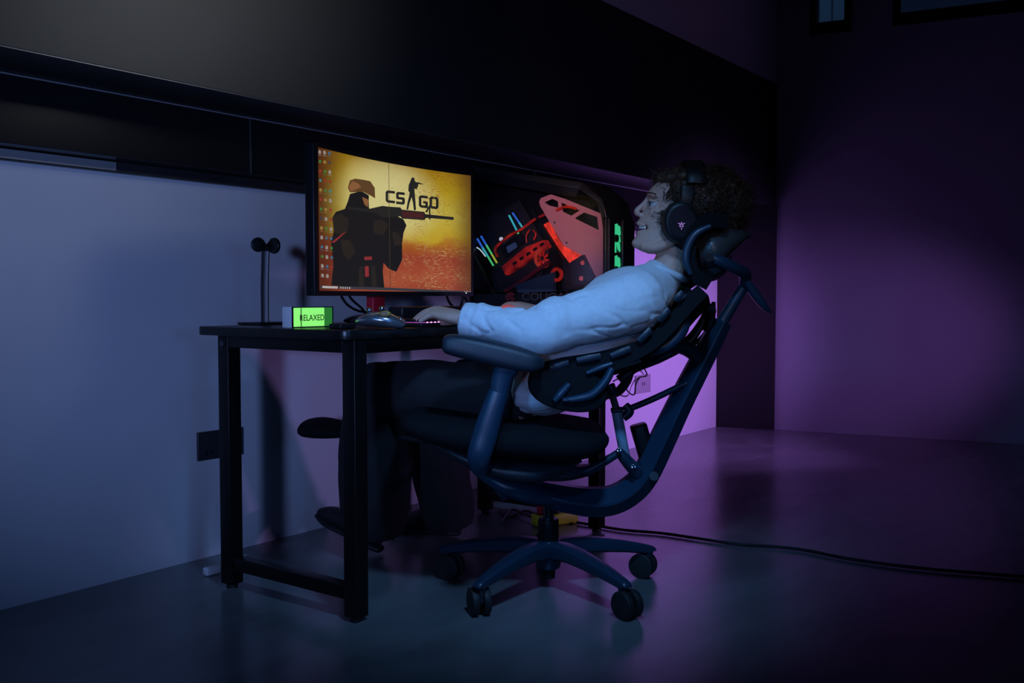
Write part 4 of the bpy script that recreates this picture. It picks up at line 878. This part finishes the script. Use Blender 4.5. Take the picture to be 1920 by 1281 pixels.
# shoes
def shoe(heel,toe,upv):
    d_=(toe-heel); u=upv.normalized(); s_=d_.normalized().cross(u)
    so_=MB().loft([heel+u*.012,heel.lerp(toe,.15)+u*.013,heel.lerp(toe,.5)+u*.012,heel.lerp(toe,.8)+u*.013,toe+u*.014],[(.02,.010),(.034,.013),(.036,.012),(.044,.012),(.020,.008)],16,ref=s_,p=2.5)
    up=MB().loft([heel+u*.05-d_*.01,heel.lerp(toe,.12)+u*.065,heel.lerp(toe,.35)+u*.062,heel.lerp(toe,.6)+u*.046,heel.lerp(toe,.85)+u*.036,toe+u*.026],[(.022,.030),(.036,.052),(.038,.048),(.040,.034),(.038,.024),(.016,.010)],18,ref=s_)
    up.loft([heel.lerp(toe,.2)+u*.07,heel.lerp(toe,.16)+u*.13],[.042,.042],16,n=1)
    o=up.build('shoe',M_SHOE,pe,remesh=.005,sm=3)
    so_.build('sole',M_RUB,o,off=world_loc(pe))
    for k in range(4):
        p=heel.lerp(toe,.42+.08*k)+u*(.098-.010*k)
        MB().loft([p-s_*.022-u*.006,p,p+s_*.022-u*.006],.003,8).build('lace',M_CABLE,o,off=world_loc(pe))
hl=zc(Q(712,1035,.36),.004); tl=Q(595,972,.47)
shoe(hl,tl,(Z*.92+(hl-tl).normalized()*.3))
hr_=zc(Q(862,1000,.58),.004); tr2=hr_+(V((-.30,.95,0)).normalized()*.27)
shoe(hr_,tr2,Z)
# hair: a cap of short curls
hb_=MB()
hb_.loft([Q(1240,340),Q(1262,336),Q(1300,338),Q(1340,346),Q(1366,366),Q(1372,400),Q(1352,430)],[(.05,.02),(.072,.026),(.084,.034),(.086,.036),(.084,.036),(.074,.034),(.05,.02)],20)
hb_.ball(Q(1307,372),(.103,.094,.072),(RT,FLAT,Z),24,16)
hb_.ball(Q(1368,378),(.046,.075,.060),(RT,FLAT,Z),18,12)
hb_.ball(Q(1274,366),(.054,.087,.050),(RT,FLAT,Z),18,12)
for s_ in (-1,1): hb_.ball(Q(1245,408,.060*s_),(.010,.009,.022),(RT,FLAT,Z),12,8)
hb_.ball(Q(1258,338),(.040,.062,.024),(RT,FLAT,Z),18,12)
ho=hb_.build('hair',M_HAIR,pe,remesh=.005,sm=2,disp=lambda c:.009*mnoise.noise(c*42)+.005*mnoise.noise(c*90))
cu=MB(); rng=random.Random(3)
cen=Q(1312,378); hv=ho.data.vertices; off_=world_loc(pe); cnt=0
while cnt<4800:
    v=hv[rng.randrange(len(hv))]; p=v.co+off_; x,y=proj(p)
    if y>432 and x<1330: continue
    if x<1235 and y>350: continue
    if 1274<x<1313 and y<347: continue
    cnt+=1
    n_=v.normal.copy(); dn=V((0,0,-1))-n_*(-n_.z); fl=mnoise.noise_vector(p*16)
    d=(n_*.55+dn*.75+fl*1.1+V((rng.uniform(-1,1),rng.uniform(-1,1),rng.uniform(-1,1)))*.25).normalized()
    a=d.cross(n_); a=a.normalized() if a.length>.01 else d.orthogonal().normalized(); b=d.cross(a)
    L=rng.uniform(.022,.046); ph=rng.random()*6.28; tn=rng.uniform(.9,1.9); r=rng.uniform(.003,.0065); w_=rng.uniform(.0010,.0018); pts=[]
    for k in range(9):
        t=k/8; an=ph+t*tn*6.28
        pts.append(p-n_*.004+d*(L*t)-n_*(.010*t*t)+(a*math.cos(an)+b*math.sin(an))*r*min(1,t*2.5))
    cu.loft(pts,[w_*(1-.6*k/8) for k in range(9)],4,n=1,ref=a)
hc=cu.build('hair_curls',M_HAIR,pe); hc['kind']='stuff'

# ------------------------------------------------------------------ headset
hsz=Q(1267,420,-.088)
hset=thing('headset',Q(1267,460,-.09),'black over-ear headset with glowing emblem on its cup','headset')
M_HS=mat('headset_black',(.007,.0075,.0085),.45,spec=.3)
for s_ in (-1,1):
    c=Q(1264,422,0)+FLAT*(.092*s_); n_=FLAT*s_; tl_=(n_-RT*.12).normalized() if s_<0 else n_
    MB().loft([c-n_*.022,c-n_*.016,c-n_*.006,c],[(.052,.042),(.058,.049),(.058,.050),(.052,.044)],32,n=1,ref=Z).build('ear_cushion',M_RUB,hset,bevel=.004)
    cup=MB().loft([c,c+n_*.004,c+n_*.018,c+n_*.024],[(.054,.045),(.057,.048),(.055,.046),(.047,.039)],36,n=1,ref=Z).build('ear_cup',M_HS,hset,bevel=.002)
    MB().loft([c+n_*.0235,c+n_*.026],[(.043,.035),(.042,.034)],36,n=1,ref=Z).build('cup_disc',mat('headset_disc',(.003,.0035,.010),.5,spec=.15),hset)
    if s_<0:
        o_=c+n_*.0268-Z*.012
        M_EM=emis('headset_emblem',(.42,.24,.75),.75)
        def tri(pts):
            MB().prism([o_+RT*(x*.00078)+Z*(y*.00078) for x,y in pts],n_*.0006).build('emblem_stroke',M_EM,hset,smooth=False)
        tri([(-14,12),(-4,9),(-1,2),(-4,4)]); tri([(14,12),(4,9),(1,2),(4,4)]); tri([(-2,12),(0,15),(2,12),(1,6),(-1,6)])
        tri([(-9,2),(-2,1),(-2,-4),(-6,-2)]); tri([(9,2),(2,1),(2,-4),(6,-2)]); tri([(-1,-5),(1,-5),(2,-9),(0,-14),(-1,-9)])
    rb_=MB().loft([c+n_*.012+Z*.040+RT*.010,c+n_*.016+Z*.066+RT*.016,c+n_*.010+Z*.095+RT*.020],[(.006,.020),(.007,.017),(.005,.020)],12,p=4,ref=n_).build('yoke',M_HS,hset)
band=[]
for k in range(13):
    a=math.pi*k/12; band.append(Q(1293,352)+FLAT*(-.106*math.cos(a))+Z*(.070*math.sin(a))+RT*(.004*math.sin(a)))
MB().loft(band,[(.027,.006)]*13,12,ref=RT,n=2,p=4).build('headband',M_HS,hset)
band2=[p+(Q(1293,352)-p)*.10 for p in band]
MB().loft(band2,[(.019,.007)]*13,12,ref=RT,n=2,p=3).build('headband_padding',M_RUB,hset)

# ------------------------------------------------------------------ wall sockets, power strip, cables, small things
a_=aty(367,838,YW); b_=aty(453,832,YW)
so1=thing('wall_socket',V(((a_.x+b_.x)/2,YW,aty(400,862,YW).z)),'dark double wall socket behind the desk leg','socket')
zt,zb=aty(400,807,YW).z,aty(400,860,YW).z
for k in range(2):
    x0=a_.x+(b_.x-a_.x)*k/2+.002; x1=a_.x+(b_.x-a_.x)*(k+1)/2-.002
    pl=MB().bx(x0,x1,YW-.010,YW-.0005,zb,zt).build('socket_plate',mat('dark_socket',(.03,.032,.04),.35),so1,bevel=.002)
    xm=(x0+x1)/2
    for s_ in (-1,1): MB().bx(xm+s_*.010-.0025,xm+s_*.010+.0025,YW-.0108,YW-.009,(zb+zt)/2+.015,(zb+zt)/2+.028).build('slot',M_GREY,pl,smooth=False)
    for s_ in (-1,1):
        MB().box((xm+s_*.010,YW-.0102,(zb+zt)/2-.022),(.0022,.0006,.008),(V((.94,0,.34*s_)),V((0,1,0)),V((-.34*s_,0,.94)))).build('slot',M_BLK,pl,smooth=False)
a_=aty(1190,720,YW); b_=aty(1217,720,YW); zt,zb=aty(1203,703,YW).z,aty(1203,737,YW).z
so2=thing('wall_socket',V(((a_.x+b_.x)/2,YW,zb)),'pale wall socket on the purple-lit wall behind the chair','socket')
MB().bx(a_.x,b_.x,YW-.010,YW-.0005,zb,zt).build('socket_plate',mat('grey_socket',(.36,.34,.36),.4),so2,bevel=.002)
for s_ in (-1,1): MB().bx((a_.x+b_.x)/2+s_*.012-.003,(a_.x+b_.x)/2+s_*.012+.003,YW-.011,YW-.0095,(zb+zt)/2-.01,(zb+zt)/2+.01).build('slot',M_BLK,so2,smooth=False)
cb=MB().loft([aty(1150,715,2.45),aty(1163,712,2.50),aty(1178,735,2.54),aty(1189,740,2.56),aty(1192,722,2.575),aty(1200,708,2.58),aty(1213,704,2.58),aty(1206,688,2.55),aty(1195,672,2.40)],.004,8,n=6).build('power_cable',M_CABLE)
tag(cb,'thin black cable looping past the pale wall socket','cable')
# yellow power strip on the floor
ps=atz(1045,985,0)
st_=thing('power_strip',ps,'yellow power strip lying on the floor under the desk','power strip')
dx=V((.88,-.47,0)).normalized(); dy=V((-dx.y,dx.x,0))
pc0=ps+dy*.02
MB().box(pc0+V((0,0,.022)),(.085,.027,.021),(dx,dy,Z)).build('body',M_YEL,st_,bevel=.006)
for k in range(3):
    MB().box(pc0+dx*(-.055+.05*k)+V((0,0,.0435)),(.018,.018,.0015),(dx,dy,Z)).build('outlet',M_BLK,st_,smooth=False)
for k in range(2): MB().box(pc0+dx*(-.055+.05*k)+V((0,0,.062)),(.014,.012,.018),(dx,dy,Z)).build('plug',M_BLK if k else M_RED,st_,bevel=.004)
cpx=[(1082,980),(1120,986),(1170,994),(1240,1000),(1310,1010),(1380,1020),(1450,1025),(1510,1032),(1580,1046),(1660,1058),(1750,1068),(1850,1076),(1990,1088)]
cab=MB().loft([atz(x,y,.007) for x,y in cpx],.0052,8,n=6).build('floor_cable',M_CABLE); tag(cab,'long black cable running across the floor to the right','cable')
# loose leads under the far desk leg
for k,pts in enumerate(([(935,950),(955,962),(985,950),(1015,962)],[(938,972),(960,948),(982,956),(1012,968)])):
    l_=MB().loft([atz(x,y+8,.006+.0095*k) for x,y in pts],.0045,8).build('loose_lead',M_CABLE); tag(l_,['upper thin black lead tangled by the far desk leg','lower thin black lead tangled by the far desk leg'][k],'cable','loose leads')
# cables behind the monitor
for k,pts in enumerate(([(640,556),(652,572),(672,583),(700,588),(730,600)],[(655,556),(664,566),(678,578),(690,592),(720,604)])):
    l_=MB().loft([aty(x,y,2.17+.02*k) for x,y in pts],.004,8).build('monitor_cable',M_CABLE); tag(l_,['thicker black cable drooping under the left of the monitor','inner black cable drooping under the left of the monitor'][k],'cable','monitor cables')
for k,pts in enumerate(([(838,556),(842,566),(850,578),(856,596)],[(868,556),(866,568),(862,580),(864,598)],[(872,558),(878,568),(890,578),(900,594)])):
    l_=MB().loft([aty(x,y,2.16) for x,y in pts],.005,8).build('monitor_cable',M_CABLE); tag(l_,['left of three short leads hanging under the right of the monitor','middle of three short leads hanging under the right of the monitor','right of three short leads hanging under the right of the monitor'][k],'cable','monitor cables')
# white adapter on the floor by the wall
wa=atz(395,1081,0)
ad=thing('power_adapter',wa,'small white adapter on the floor beside the rear desk leg','adapter')
MB().bx(wa.x-.012,wa.x+.04,wa.y,wa.y+.025,.001,.026).build('case',M_WHITE,ad,bevel=.006)
MB().loft([V((wa.x+.04,wa.y+.015,.012)),V((wa.x+.10,wa.y+.05,.005)),V((wa.x+.2,wa.y+.09,.005))],.003,8).build('lead',M_WHITE,ad)
